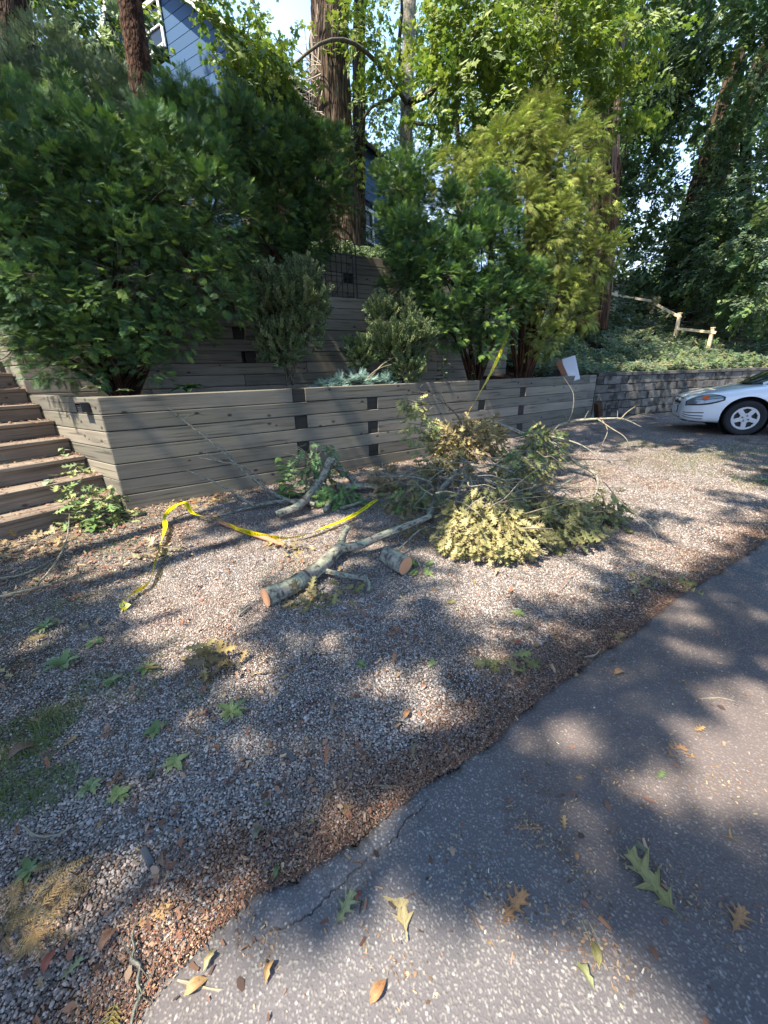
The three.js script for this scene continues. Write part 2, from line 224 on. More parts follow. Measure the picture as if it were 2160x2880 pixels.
// ---------------------------------------------------------------- timber walls
function timberRun(parent, A, T, L, y0, courses, h, opt) { // timbers of a wall that runs from A along T; the visible face is on the line
  const ang = Math.atan2(-T[1], T[0]), nx = T[1], nz = -T[0];          // backwards
  const thick = 0.185, org = parent.position;
  for (let c = 0; c < courses; c++) {
    const br = [0, ...opt.breaks(c), L], dead = opt.dead ? opt.dead(c) : [];
    const y = y0 - (c + 0.5) * h, cuts = [...new Set(br)].sort((a, b) => a - b);
    let list = []; for (let i = 0; i < cuts.length - 1; i++) list.push([cuts[i], cuts[i + 1]]);
    for (const q of dead) list = list.flatMap(([a, b]) => (q <= a - 0.1 || q >= b + 0.1) ? [[a, b]] : [[a, q - 0.093], [q + 0.093, b]].filter(([m, n]) => n - m > 0.08));
    const put = (s, len, name, mat, proud) => { const g = wbox(len - 0.005, h - 0.005, thick, 0.010), m = mesh(name, g, mat, parent); const k = thick / 2 - proud; m.position.set(A[0] + T[0] * s + nx * k - org.x, y - org.y + (opt.lift || 0), A[1] + T[1] * s + nz * k - org.z); m.rotation.set(0, ang, rr(-0.0012, 0.0012)); return m; };
    for (const [a, b] of list) put((a + b) / 2, b - a, 'timber', WOOD[Math.floor(R() * WOOD.length)], rr(-0.003, 0.003));
    if (c === 0) { const b = mesh('backing_board', new THREE.BoxGeometry(L - 0.04, courses * h - 0.03, 0.03), WOODDARK, parent), k = thick - 0.03; b.position.set(A[0] + T[0] * L / 2 + nx * k - org.x, y0 - courses * h / 2 - org.y, A[1] + T[1] * L / 2 + nz * k - org.z); b.rotation.y = ang; }
    for (const q of dead) tag(put(q, 0.186, 'anchor_timber_end', WOODDARK, -0.014 + rr(-0.003, 0.003)), 'dark sawn end of an anchor timber');
  }
}
{
  const w = thing('timber_retaining_wall', 'long weathered grey timber retaining wall in front, lowest of the terraces', 'wall', [WA[0], 0, WA[1]]);
  timberRun(w, WA, WT, WL, 1.31, 8, 0.187, { breaks: (c) => c % 2 ? [3.56, 7.34].map((s) => s + 0.0) : [2.33, 6.1, 9.9], dead: (c) => c > 5 ? [] : c % 2 ? [3.56, 7.34] : [2.33, 6.1] });
  const p = thing('timber_return_wall', 'sunlit side of the timber wall running back beside the steps', 'wall', [WA[0], 0, WA[1]]);
  timberRun(p, [WA[0] + RU[0] * 2.32, WA[1] + RU[1] * 2.32], [-RU[0], -RU[1]], 2.32, 1.307, 8, 0.187, { breaks: () => [] });
  const u = thing('timber_retaining_wall', 'upper grey timber retaining wall behind the two clipped shrubs', 'wall', [W2A[0], 1.2, W2A[1]]);
  timberRun(u, W2A, W2T, W2L, 2.82, 9, 0.187, { breaks: (c) => c % 2 ? [2.95, 5.9] : [1.5, 4.1, 7.2], dead: (c) => c === 1 ? [2.85] : c === 3 ? [2.95] : c === 5 ? [3.1] : c === 0 ? [5.55] : [] });
  const q = thing('timber_return_wall', 'shaded side of the upper timber wall beside the top steps', 'wall', [W2A[0], 1.2, W2A[1]]);
  timberRun(q, [W2A[0] + RU[0] * 2.2, W2A[1] + RU[1] * 2.2], [-RU[0], -RU[1]], 2.2, 2.817, 9, 0.187, { breaks: () => [] });
  const t = thing('timber_retaining_wall', 'dark top timber wall behind the iron trellis', 'wall', [W3A[0], 2.7, W3A[1]]);
  timberRun(t, W3A, W3T, W3L, 3.94, 7, 0.187, { breaks: (c) => c % 2 ? [3.4, 6.2] : [2.4, 5.4, 7.8], dead: (c) => c === 2 ? [5.25] : [] });
}
{ // black step light on the return wall
  const s = 0.30, x = WA[0] + RU[0] * s, z = WA[1] + RU[1] * s, l = thing('step_light', 'small black louvred step light on the sunlit return wall', 'lamp', [x - RV[0] * 0.01, 1.20, z - RV[1] * 0.01], Math.atan2(RV[0], RV[1]) + Math.PI);
  const B = M([0.02, 0.02, 0.022], 0.5);
  const hood = mesh('housing', new RoundedBoxGeometry(0.16, 0.012, 0.085, 2, 0.004), B, l); hood.position.set(0, 0.05, 0.042);
  mesh('back_plate', new RoundedBoxGeometry(0.16, 0.11, 0.012, 2, 0.004), B, l);
  for (const sx of [-1, 1]) { const e = mesh('side_plate', new RoundedBoxGeometry(0.01, 0.10, 0.08, 1, 0.003), B, l); e.position.set(sx * 0.075, 0, 0.04); }
  for (let i = 0; i < 4; i++) { const v = mesh('louvre', new RoundedBoxGeometry(0.142, 0.006, 0.05, 1, 0.002), B, l); v.position.set(0, 0.028 - i * 0.022, 0.05); v.rotation.x = 0.55; }
}
{ // staircase
  const st = thing('wooden_staircase', 'weathered wooden steps littered with leaves climbing left of the wall', 'staircase', [WA[0], 0, WA[1]]);
  const wid = 2.6, tr = 0.34, ri = 0.2, o = 0.1, ang = Math.atan2(-RV[1], RV[0]);
  for (let k = 1; k <= 14; k++) {
    const u0 = o + tr * (k - 1), mid = -wid / 2 - 0.012 + (k <= 2 ? 0.06 : 0);
    const put = (name, L, H, T, u, y) => { const m = mesh(name, wbox(L, H, T, 0.006), STEP[Math.floor(R() * 3)], st); m.position.set(RU[0] * u + RV[0] * mid, y, RU[1] * u + RV[1] * mid); m.rotation.y = ang; return m; };
    const L = wid + (k <= 2 ? 0.12 : 0);
    put('riser', L, ri - 0.045, 0.05, u0 + 0.03, ri * k - 0.045 - (ri - 0.045) / 2);
    put('tread', L, 0.042, tr * 0.5 + 0.02, u0 - 0.02 + tr * 0.25, ri * k - 0.021);
    put('tread', L, 0.042, tr * 0.5 + 0.02, u0 + 0.004 + tr * 0.75, ri * k - 0.022);
  }
}
{ // concrete block wall
  const w = thing('concrete_block_wall', 'stained grey concrete block wall behind the parked car', 'wall', [WB[0], 0.1, WB[1]]);
  const ang = Math.atan2(-BT[1], BT[0]), nx = BT[1], nz = -BT[0], h = 0.205, mats = [0.72, 0.62, 0.82, 0.66].map((k) => M([k * 1.02, k, k * 0.96], 0.93, { map: blockC, bumpMap: blockH, bumpScale: 0.008, specularIntensity: 0.3 })), L = 11;
  const put = (name, s, len, y, hh, th, proud, m) => { const b = mesh(name, wbox(len, hh, th, 0.012), m, w), k = th / 2 - proud; b.position.set(BT[0] * s + nx * k, y - 0.1, BT[1] * s + nz * k); b.rotation.y = ang; };
  for (let c = 0; c < 6; c++) for (let s = 0.02 - (c % 2) * 0.22; s < L; s += 0.45) { const a = Math.max(0.02, s), b = Math.min(L, s + 0.45); if (b - a > 0.1) put('block', (a + b) / 2, b - a - rr(0.008, 0.014), 0.145 + h * c, h - rr(0.008, 0.016), 0.22, rr(-0.008, 0.008), mats[Math.floor(R() * 4)]); }
  for (let s = 0.02; s < L; s += 0.6) put('capstone', s + 0.3, 0.592, 1.31, 0.085, 0.30, 0.03, M([0.42, 0.41, 0.38], 0.95, { map: blockC, bumpMap: blockH, bumpScale: 0.008 }));
  const w2 = thing('concrete_block_wall', 'dark far stretch of block wall beyond the car', 'wall', [WB[0] + BT[0] * L, 0.1, WB[1] + BT[1] * L]);
  const T2 = [0.998, -0.06], n2x = T2[1], n2z = -T2[0], a2 = Math.atan2(-T2[1], T2[0]);
  for (let c = 0; c < 6; c++) for (let s = 0.03 - (c % 2) * 0.3; s < 6; s += 0.6) { const a = Math.max(0.03, s); const b = mesh('block', wbox(s + 0.59 - a, h - 0.01, 0.22, 0.012), mats[Math.floor(R() * 4)], w2); const m = (a + s + 0.59) / 2; b.position.set(T2[0] * m + n2x * 0.11, 0.045 + h * c, T2[1] * m + n2z * 0.11); b.rotation.y = a2; }
}

// ---------------------------------------------------------------- leaves and branchlets (stem at the origin, pointing along +x, face up)
function strip(n, half, bend, fold = 0, len = 1) { // leaf blade from its half-width outline
  const pos = [], uv = [], idx = [];
  for (let i = 0; i <= n; i++) { const t = i / n, [wl, wr] = half(t, i), y = bend(t); pos.push(t * len, y + fold * wl, -wl, t * len, y, 0, t * len, y + fold * wr, wr); uv.push(t, 0, t, 0.5, t, 1); if (i < n) { const q = i * 3; idx.push(q, q + 1, q + 3, q + 1, q + 4, q + 3, q + 1, q + 2, q + 4, q + 2, q + 5, q + 4); } }
  return geoFrom(pos, idx, uv);
}
const ovate = (w = 0.5, n = 4, droop = 0.15) => strip(n, (t) => { const k = w / 2 * Math.sin(Math.PI * Math.pow(t, 0.75)); return [k, k]; }, (t) => -droop * t * t, 0.25);
const OAKEDGE = [[0, 0.012], [0.12, 0.014], [0.19, 0.05], [0.33, 0.21], [0.31, 0.085], [0.41, 0.075], [0.60, 0.35], [0.545, 0.12], [0.635, 0.10], [0.83, 0.30], [0.765, 0.115], [0.835, 0.095], [0.95, 0.15], [0.915, 0.05], [1, 0.004]];
function oakLeaf(seed, curl = 0.3) { // pointed lobes with deep bays, curled
  const r = rng(seed), n = OAKEDGE.length - 1, ph = r() * 6, pos = [], idx = [], uv = [], k = [1, 1].map(() => 0.85 + 0.35 * r());
  OAKEDGE.forEach(([x, w], i) => { const c = i / n, a = w * k[0] * (0.85 + 0.3 * r()), b = w * k[1] * (0.85 + 0.3 * r()), xa = x + 0.03 * (r() - 0.5), xb = x + 0.03 * (r() - 0.5); pos.push(xa, 0, -a, c, 0, 0, xb, 0, b); uv.push(c, 0, c, 0.5, c, 1); if (i < n) { const q = i * 3; idx.push(q, q + 1, q + 3, q + 1, q + 4, q + 3, q + 1, q + 2, q + 4, q + 2, q + 5, q + 4); } });
  for (let i = 0; i < pos.length; i += 3) { const x = pos[i], z = pos[i + 2]; pos[i + 1] = curl * (0.30 * Math.sin(x * 3.2 + ph) - 0.30 * Math.sin(ph) + 0.9 * Math.abs(z) * (0.5 + 0.5 * Math.sin(ph * 2 + x * 4)) + 0.22 * Math.sin(z * 9 + x * 8 + ph) * Math.abs(z) * 2); }
  return geoFrom(pos, idx, uv);
}
function mapleLeaf(seed) {
  const r = rng(seed), ang = [-150, -125, -100, -72, -52, -38, -26, -12, 0], len = [0.35, 0.55, 0.42, 0.80, 0.52, 0.62, 0.48, 0.62, 1.0], pts = [];
  for (let i = 0; i < ang.length; i++) pts.push([ang[i], len[i]]); for (let i = ang.length - 2; i >= 0; i--) pts.push([-ang[i], len[i]]);
  const pos = [0.36, 0.03, 0], idx = [], uv = [0.5, 0.5];
  pts.forEach(([a, l]) => { const q = a * Math.PI / 180, k = l * (0.6 + 0.06 * r()); pos.push(0.36 + Math.cos(q) * k, -0.16 * k * k + 0.03 * r(), Math.sin(q) * k); uv.push(0.5, 0.5); });
  for (let i = 1; i < pts.length; i++) idx.push(0, i + 1, i); return geoFrom(pos, idx, uv);
}
function simpleLeaf() { const pos = [0, 0, 0, 0.45, 0.05, -0.33, 0.55, 0.10, 0, 0.45, 0.05, 0.33, 1, -0.08, 0], idx = [0, 2, 1, 0, 3, 2, 1, 2, 4, 2, 3, 4]; return geoFrom(pos, idx, new Float32Array(10)); }
function put(g, p, q, s) { const h = g.clone(); h.applyMatrix4(new THREE.Matrix4().compose(p, q, V(s, s, s))); return h; }
function needleSpray(pairs, nl, nw, fwd, curve = 0.1) { // twig of unit length with two rows of needles
  const pos = [], idx = [];
  const tri = (a, b, c, d) => { const k = pos.length / 3; pos.push(...a, ...b, ...c, ...d); idx.push(k, k + 1, k + 2, k, k + 2, k + 3); };
  for (let i = 0; i < pairs; i++) { const t = (i + 0.5) / pairs, l = nl * (0.55 + 0.55 * Math.sin(Math.PI * Math.min(1, 0.2 + t * 0.85))), y = -curve * t * t; for (const s of [-1, 1]) { const ex = t + l * Math.cos(fwd), ez = s * l * Math.sin(fwd), mx = t + l * 0.5 * Math.cos(fwd), mz = s * l * 0.5 * Math.sin(fwd); tri([t, y, 0], [mx - nw, y + 0.02, mz], [ex, y - 0.01, ez], [mx + nw, y + 0.02, mz]); } }
  tri([0, 0, -0.008], [1, -curve, 0], [1, -curve, 0.001], [0, 0, 0.008]);
  return geoFrom(pos, idx);
}
function branchlet(kind, seed) {
  const r = rng(seed), L = [];
  const spin = (a, b, c) => new THREE.Quaternion().setFromEuler(new THREE.Euler(a, b, c, 'YZX'));
  if (kind === 'yew' || kind === 'cypress' || kind === 'juniper') {
    const sp = kind === 'yew' ? needleSpray(7, 0.30, 0.05, 0.95, 0.12) : kind === 'cypress' ? needleSpray(6, 0.30, 0.05, 0.65, 0.35) : needleSpray(6, 0.26, 0.055, 0.8, -0.1);
    const n = kind === 'cypress' ? 13 : 11;
    for (let i = 0; i < n; i++) { const t = 0.08 + 0.92 * i / (n - 1), s = i % 2 ? 1 : -1, tip = i === n - 1; const yaw = tip ? 0 : s * rr(0.55, 0.95, r), droop = kind === 'cypress' ? -0.55 * t : 0.05; L.push(put(sp, V(t * 0.62, -0.10 * t * t * (kind === 'cypress' ? 2.2 : 1), 0), spin(rr(-0.5, 0.5, r), yaw, droop + rr(-0.25, 0.25, r)), rr(0.30, 0.46, r) * (1.15 - 0.45 * t))); }
  } else if (kind === 'maple' || kind === 'broad') {
    const g = kind === 'maple' ? [mapleLeaf(1), mapleLeaf(2)] : [simpleLeaf()], n = kind === 'maple' ? 15 : 22;
    for (let i = 0; i < n; i++) { const t = i / (n - 1), s = i % 2 ? 1 : -1; L.push(put(g[i % g.length], V(t * 0.8 + rr(-0.05, 0.05, r), -0.12 * t * t + rr(-0.10, 0.10, r), s * rr(0.02, 0.26, r)), spin(rr(-0.5, 0.5, r), s * rr(0.2, 1.7, r), rr(-0.75, 0.15, r)), rr(0.17, 0.27, r) * (kind === 'maple' ? 1 : 0.95))); }
  } else if (kind === 'box') {
    const g = ovate(0.5, 3, 0.1); for (let i = 0; i < 20; i++) { const t = i / 19, a = i * 2.4; L.push(put(g, V(t * 0.85, 0, 0), spin(a, 0, 0).multiply(spin(0, rr(0.5, 1.0, r), 0)), rr(0.24, 0.34, r))); }
  } else if (kind === 'oak') {
    const g = [oakLeaf(3, 0.25), oakLeaf(4, 0.4), oakLeaf(5, 0.6)]; for (let i = 0; i < 9; i++) { const t = i / 8; L.push(put(g[i % 3], V(t * 0.5, rr(-0.08, 0.08, r), 0), spin(rr(-1.2, 1.2, r), (i % 2 ? 1 : -1) * rr(0.1, 1.3, r), rr(-1.1, 0.3, r)), rr(0.40, 0.62, r))); }
  }
  return merged(L);
}
const TWO = (kind) => [branchlet(kind, 101), branchlet(kind, 202), branchlet(kind, 303)];
const BR = { yew: TWO('yew'), cypress: TWO('cypress'), juniper: TWO('juniper'), maple: TWO('maple'), broad: TWO('broad'), box: TWO('box'), oak: TWO('oak') };
const LEAF = leafMat([1.15, 1.15, 1.1], 0.55, 0.8), NEEDLE = leafMat([1, 1, 1], 0.22, 0.7), GLOSSY = leafMat([1, 1, 1], 0.25, 0.5);
// items: [Vector3 position, direction, up, scale, [r,g,b]]
function scatter(name, geos, mat, items, parent, org) {
  const made = [];
  geos.forEach((g, k) => {
    const mine = items.filter((_, i) => i % geos.length === k); if (!mine.length) return;
    const im = new THREE.InstancedMesh(g, mat, mine.length), m = new THREE.Matrix4(), c = new THREE.Color(), o = org || V(0, 0, 0);
    mine.forEach(([p, d, up, s, rgb], i) => { m.compose(V(p.x - o.x, p.y - o.y, p.z - o.z), dirQ(d, up), Array.isArray(s) ? VA(s) : V(s, s, s)); im.setMatrixAt(i, m); im.setColorAt(i, c.setRGB(rgb[0], rgb[1], rgb[2])); });
    shade(im); im.name = parent ? name : numbered(name); im.userData.kind = 'stuff'; (parent || scene).add(im); made.push(im);
  });
  return made;
}
const pick = (pal, r) => { const a = pal[Math.floor(r() * pal.length)], k = 0.8 + 0.45 * r(); return [a[0] * k, a[1] * k * (0.95 + 0.1 * r()), a[2] * k]; };
function crownItems(lobes, n, o) {
  const r = rng(o.seed), out = [], wsum = lobes.reduce((s, l) => s + l[3] * l[3], 0);
  let guard = 0; const cl = [];
  if (o.clumps) while (cl.length < o.clumps) { // tufts that stand proud of the crown with gaps between them
    let w = r() * wsum, L = lobes[0]; for (const l of lobes) { w -= l[3] * l[3]; if (w <= 0) { L = l; break; } }
    const d = V(rr(-1, 1, r), rr(-0.8, 1, r), rr(-1, 1, r)).normalize(), k = L[3] * (o.fit ?? 1) * rr(0.62, 1.06, r); cl.push([V(L[0] + d.x * k, L[1] + d.y * k * (L[4] || 1), L[2] + d.z * k), d, o.cr * rr(0.65, 1.35, r), rr(0.75, 1.3, r)]);
  }
  if (cl.length) for (let i = 0; i < n * 0.8; i++) {
    const [c, d, q, tone] = cl[i % cl.length], e = V(rr(-1, 1, r), rr(-1, 1, r), rr(-1, 1, r)).normalize().addScaledVector(d, 0.5).add(V(0, 0.25, 0)).normalize(), p = c.clone().addScaledVector(e, q * Math.sqrt(r())), a = pick(o.pal, r);
    out.push([p, e.clone().multiplyScalar(0.8).addScaledVector(d, 0.5).add(V(rr(-0.3, 0.3, r), rr(-0.3, 0.3, r) + (o.rise ?? 0.25), rr(-0.3, 0.3, r))), V(d.x * 0.5 + rr(-0.4, 0.4, r), 1, d.z * 0.5 + rr(-0.4, 0.4, r)), (o.size ?? 0.3) * rr(0.7, 1.3, r), [a[0] * tone, a[1] * tone, a[2] * tone]]);
  }
  while (out.length < n && guard++ < n * 8) {
    let w = r() * wsum, L = lobes[0]; for (const l of lobes) { w -= l[3] * l[3]; if (w <= 0) { L = l; break; } }
    const d = V(rr(-1, 1, r), rr(-1, 1, r), rr(-1, 1, r)); if (d.lengthSq() > 1 || d.lengthSq() < 0.05) continue; d.normalize();
    if (d.y < -0.3 && r() < (o.noUnder ?? 0.4)) continue;
    const R0 = L[3] * (o.fit ?? 1), ry = L[4] || 1, rad = (o.core ?? 0.5) + (1 - (o.core ?? 0.5)) * Math.sqrt(r()), b = 1 + 0.24 * n3(d.x * 1.8 + o.seed, d.y * 1.8, d.z * 1.8) + 0.14 * n3(d.x * 4.2, d.y * 4.2 + o.seed, d.z * 4.2);
    const p = V(L[0] + d.x * R0 * rad * b, L[1] + d.y * R0 * ry * rad * b, L[2] + d.z * R0 * rad * b);
    if (n3(p.x * (o.gapF ?? 1.6) + o.seed, p.y * (o.gapF ?? 1.6), p.z * (o.gapF ?? 1.6)) > (o.gap ?? 0.3) && r() < 0.85) continue;
    if (o.keep && !o.keep(p)) continue;
    const dir = d.clone().multiplyScalar(o.out ?? 1).add(V(rr(-0.5, 0.5, r), rr(-0.4, 0.4, r) + (o.rise ?? 0.25), rr(-0.5, 0.5, r))), up = V(d.x * 0.5, 1, d.z * 0.5).add(V(rr(-0.4, 0.4, r), 0, rr(-0.4, 0.4, r)));
    out.push([p, dir, up, (o.size ?? 0.3) * rr(0.7, 1.3, r), pick(o.pal, r)]);
  }
  return out;
}
function shrub(name, label, cat, base, lobes, o) {
  const t = thing(name, label, cat, base, 0, o.group), b = VA(base), r = rng(o.seed + 5);
  const stems = [];
  lobes.forEach((l, i) => { if (i % (o.stemEvery || 1)) return; const k = V(base[0] + rr(-0.12, 0.12, r), base[1] - 0.05, base[2] + rr(-0.12, 0.12, r)), c = V(l[0], l[1], l[2]); stems.push(limb([[k.x - b.x, k.y - b.y, k.z - b.z], [lerp(k.x, c.x, 0.35) - b.x + rr(-0.1, 0.1, r), lerp(k.y, c.y, 0.5) - b.y, lerp(k.z, c.z, 0.35) - b.z], [c.x - b.x, c.y - b.y, c.z - b.z]], [o.stemR || 0.035, (o.stemR || 0.035) * 0.7, 0.008], { seg: 6, n: 9 })); });
  mesh('trunk', merged(stems), o.stemMat || BARKRED, t);
  // fine twigs inside the crown
  const tw = []; for (let i = 0; i < (o.twigs ?? 60); i++) { const l = lobes[Math.floor(r() * lobes.length)], d = V(rr(-1, 1, r), rr(-0.6, 1, r), rr(-1, 1, r)).normalize(), a = V(l[0], l[1], l[2]).addScaledVector(d, l[3] * 0.1).sub(b), e = V(l[0], l[1], l[2]).addScaledVector(d, l[3] * 0.9).sub(b); tw.push(limb([[a.x, a.y, a.z], [(a.x + e.x) / 2, (a.y + e.y) / 2 - 0.05, (a.z + e.z) / 2], [e.x, e.y, e.z]], [0.009, 0.006, 0.003], { seg: 4, n: 5 })); }
  if (tw.length) mesh('twigs', merged(tw), TWIGDARK, t).userData.kind = 'stuff';
  scatter('foliage', o.geo, o.mat || NEEDLE, crownItems(lobes, o.n, { fit: 0.86, ...o }), t, b);
  return t;
}
const YEW = [[0.06, 0.135, 0.04], [0.075, 0.16, 0.04], [0.05, 0.115, 0.045], [0.17, 0.28, 0.05], [0.14, 0.24, 0.045], [0.06, 0.13, 0.055], [0.05, 0.12, 0.035]], CYP = [[0.30, 0.36, 0.075], [0.24, 0.31, 0.07], [0.36, 0.42, 0.09], [0.18, 0.25, 0.06], [0.28, 0.29, 0.09]], JUN = [[0.13, 0.19, 0.095], [0.10, 0.16, 0.09], [0.18, 0.25, 0.11], [0.08, 0.13, 0.08]];
const MAPLE = [[0.16, 0.23, 0.03], [0.13, 0.21, 0.03], [0.20, 0.27, 0.035], [0.10, 0.17, 0.03], [0.24, 0.30, 0.045]], WOODS = [[0.09, 0.17, 0.05], [0.075, 0.145, 0.05], [0.14, 0.22, 0.06], [0.06, 0.115, 0.045], [0.19, 0.26, 0.08]], BOXP = [[0.12, 0.165, 0.065], [0.09, 0.135, 0.055], [0.17, 0.205, 0.09], [0.07, 0.105, 0.045]];
const lob = (p, r, s = 1) => [p[0], p[1], p[2], r, s];

shrub('yew_shrub', 'huge overgrown green yew beside the wooden steps, left of all shrubs', 'shrub', [-3.65, 1.2, -5.75], [
  lob([-3.669, 3.366, -5.3], 0.85), lob([-2.762, 3.529, -5.7], 0.95), lob([-3.444, 3.942, -5.8], 0.8), lob([-3.966, 4.041, -5.8], 0.68), lob([-2.316, 3.878, -6.1], 0.7), lob([-2.112, 3.392, -5.9], 0.62), lob([-2.293, 2.741, -5.7], 0.62), lob([-3.122, 2.696, -5.4], 0.85), lob([-3.858, 2.603, -5.1], 0.75), lob([-4.066, 3.169, -5.2], 0.7), lob([-3.59, 2.128, -5.2], 0.55), lob([-3.058, 2.031, -5.4], 0.42), lob([-4.026, 2.165, -5], 0.45), lob([-2.651, 2.203, -5.6], 0.42), lob([-3.156, 3.273, -5.6], 0.8), lob([-3.427, 1.815, -5.25], 0.4), lob([-3.906, 1.816, -5.05], 0.42), lob([-2.961, 1.697, -5.3], 0.3), lob([-4.228, 1.919, -4.95], 0.4), lob([-1.92, 2.933, -5.9], 0.4), lob([-2.077, 2.491, -5.8], 0.36)],
  { seed: 1, n: 15000, clumps: 430, cr: 0.17, fit: 0.82, geo: BR.yew, size: 0.14, pal: YEW, gap: 0.26, gapF: 2.1, rise: 0.2, stemEvery: 1, stemR: 0.05, twigs: 200 });
shrub('juniper_tree', 'tall grey-green conifer rising behind the big yew at top left', 'tree', [-5.886, 3.029, -8.6], [lob([-5.691, 5.582, -8.4], 1.25), lob([-4.6, 5.78, -8.6], 1.1), lob([-6.296, 6.218, -8.8], 1.1), lob([-5.304, 6.321, -8.8], 0.95), lob([-3.96, 5.302, -8.4], 0.8), lob([-5.935, 4.816, -8.2], 1.1), lob([-4.388, 4.863, -8.4], 0.9), lob([-5.234, 5.033, -8.3], 1.1)],
  { seed: 2, n: 6000, clumps: 230, cr: 0.22, fit: 0.6, geo: BR.juniper, size: 0.19, pal: JUN, gap: 0.25, rise: 0.3, stemMat: BARKDARK, stemR: 0.09, twigs: 120 });
shrub('yew_shrub', 'dark green yew directly behind the big yew, under the house window', 'shrub', [-3.05, 2.7, -7.5], [lob([-2.879, 4.993, -7.5], 0.65), lob([-2.294, 5.158, -7.7], 0.5), lob([-2.701, 5.374, -7.9], 0.42), lob([-3.101, 4.942, -7.5], 0.45), lob([-2.05, 4.894, -7.5], 0.6), lob([-2.515, 4.594, -7.3], 0.7)],
  { seed: 3, n: 4500, clumps: 130, cr: 0.17, fit: 0.68, geo: BR.yew, size: 0.15, pal: YEW, gap: 0.28, rise: 0.3, stemR: 0.05 });
shrub('yew_shrub', 'broad dark yew on the upper terrace in front of the big oak trunk', 'shrub', [-1.75, 2.7, -8.55], [lob([-1.728, 4.949, -8.5], 0.75), lob([-1.048, 4.993, -8.9], 0.68), lob([-1.749, 4.342, -8.3], 0.8), lob([-1.06, 4.464, -8.7], 0.62), lob([-1.875, 5.401, -8.5], 0.55), lob([-1.411, 5.463, -8.8], 0.5), lob([-1.87, 3.594, -8.1], 0.55), lob([-1.254, 3.83, -8.5], 0.5), lob([-0.777, 5.338, -9], 0.36), lob([-2.21, 4.672, -8.1], 0.5), lob([-2.187, 4.052, -8], 0.45)],
  { seed: 4, n: 9500, clumps: 260, cr: 0.18, fit: 0.82, geo: BR.yew, size: 0.155, pal: YEW, gap: 0.30, rise: 0.15, stemR: 0.05, twigs: 120 });
shrub('yew_shrub', 'dark dense yew in the bed, left of the bright feathery cypress', 'shrub', [1.95, 1.2, -8.2], [lob([1.183, 3.055, -7.9], 0.75), lob([1.866, 3.516, -8.1], 0.75), lob([0.595, 3.048, -7.8], 0.52), lob([2.076, 2.531, -8], 0.7), lob([1.175, 2.286, -7.7], 0.5), lob([1.547, 4.07, -8.3], 0.6), lob([2.14, 4.298, -8.4], 0.4), lob([0.692, 3.585, -8], 0.5), lob([2.621, 2.934, -8.2], 0.5), lob([1.977, 1.967, -7.8], 0.32)],
  { seed: 6, n: 9500, clumps: 270, cr: 0.17, geo: BR.yew, size: 0.15, pal: YEW, gap: 0.33, rise: 0.1, stemR: 0.04, twigs: 100 });
shrub('cypress_tree', 'bright yellow-green feathery cypress at the right end of the bed', 'tree', [3.15, 1.2, -8.95], [lob([2.598, 5.065, -9], 0.75), lob([3.477, 4.984, -9.2], 0.78), lob([2.991, 5.672, -9.3], 0.5), lob([2.081, 4.613, -8.9], 0.62), lob([4.027, 4.302, -9.2], 0.72), lob([3.361, 3.792, -9], 0.8), lob([4.21, 3.397, -9.1], 0.62), lob([3.442, 2.793, -8.9], 0.66), lob([1.59, 5.094, -9.2], 0.45), lob([4.098, 2.534, -9], 0.45), lob([2.701, 4.203, -8.8], 0.7), lob([3.4, 2.001, -8.8], 0.36), lob([3.946, 5.487, -9.4], 0.45), lob([4.664, 3.598, -9.3], 0.4)],
  { seed: 7, n: 9500, clumps: 330, cr: 0.18, geo: BR.cypress, size: 0.175, pal: CYP, gap: 0.24, rise: -0.05, stemR: 0.06, twigs: 160 });
shrub('arborvitae_shrub', 'narrow dark conifer between the slender tree and the cypress', 'shrub', [0.652, 3.376, -9.9], [lob([0.457, 5.121, -9.8], 0.55), lob([0.746, 4.719, -9.8], 0.5), lob([0.352, 4.483, -9.8], 0.42), lob([0.944, 5.382, -9.9], 0.36), lob([0.647, 4.058, -9.8], 0.5)],
  { seed: 8, n: 3000, clumps: 90, cr: 0.16, geo: BR.yew, size: 0.16, pal: YEW, gap: 0.3, rise: 0.4 });
shrub('boxwood_shrub', 'upright holly-like shrub in the bed, taller of the two clipped ones', 'shrub', [-1.54, 1.371, -6.75], [lob([-1.665, 2.373, -6.7], 0.42), lob([-1.297, 2.508, -6.8], 0.46), lob([-1.161, 2.792, -6.8], 0.26, 1.4), lob([-1.687, 2.66, -6.7], 0.28, 1.2), lob([-1.529, 1.967, -6.6], 0.34), lob([-1.202, 2.167, -6.7], 0.3)],
  { seed: 9, n: 2000, fit: 0.95, geo: BR.box, mat: GLOSSY, size: 0.15, pal: BOXP, gap: 0.35, rise: 0.9, stemR: 0.018, twigs: 60, stemMat: TWIGDARK });
shrub('boxwood_shrub', 'lower spreading holly-like shrub beside the dark yew', 'shrub', [0.311, 1.347, -7.3], [lob([0.233, 1.894, -7.2], 0.40), lob([0.519, 1.967, -7.3], 0.38), lob([0.045, 2.34, -7.3], 0.24, 1.3), lob([-0.325, 1.792, -7.1], 0.22), lob([0.412, 2.428, -7.5], 0.22, 1.5), lob([0.465, 1.589, -7.1], 0.25)],
  { seed: 10, n: 1700, fit: 0.95, geo: BR.box, mat: GLOSSY, size: 0.15, pal: BOXP, gap: 0.33, rise: 0.8, stemR: 0.016, twigs: 50, stemMat: TWIGDARK });

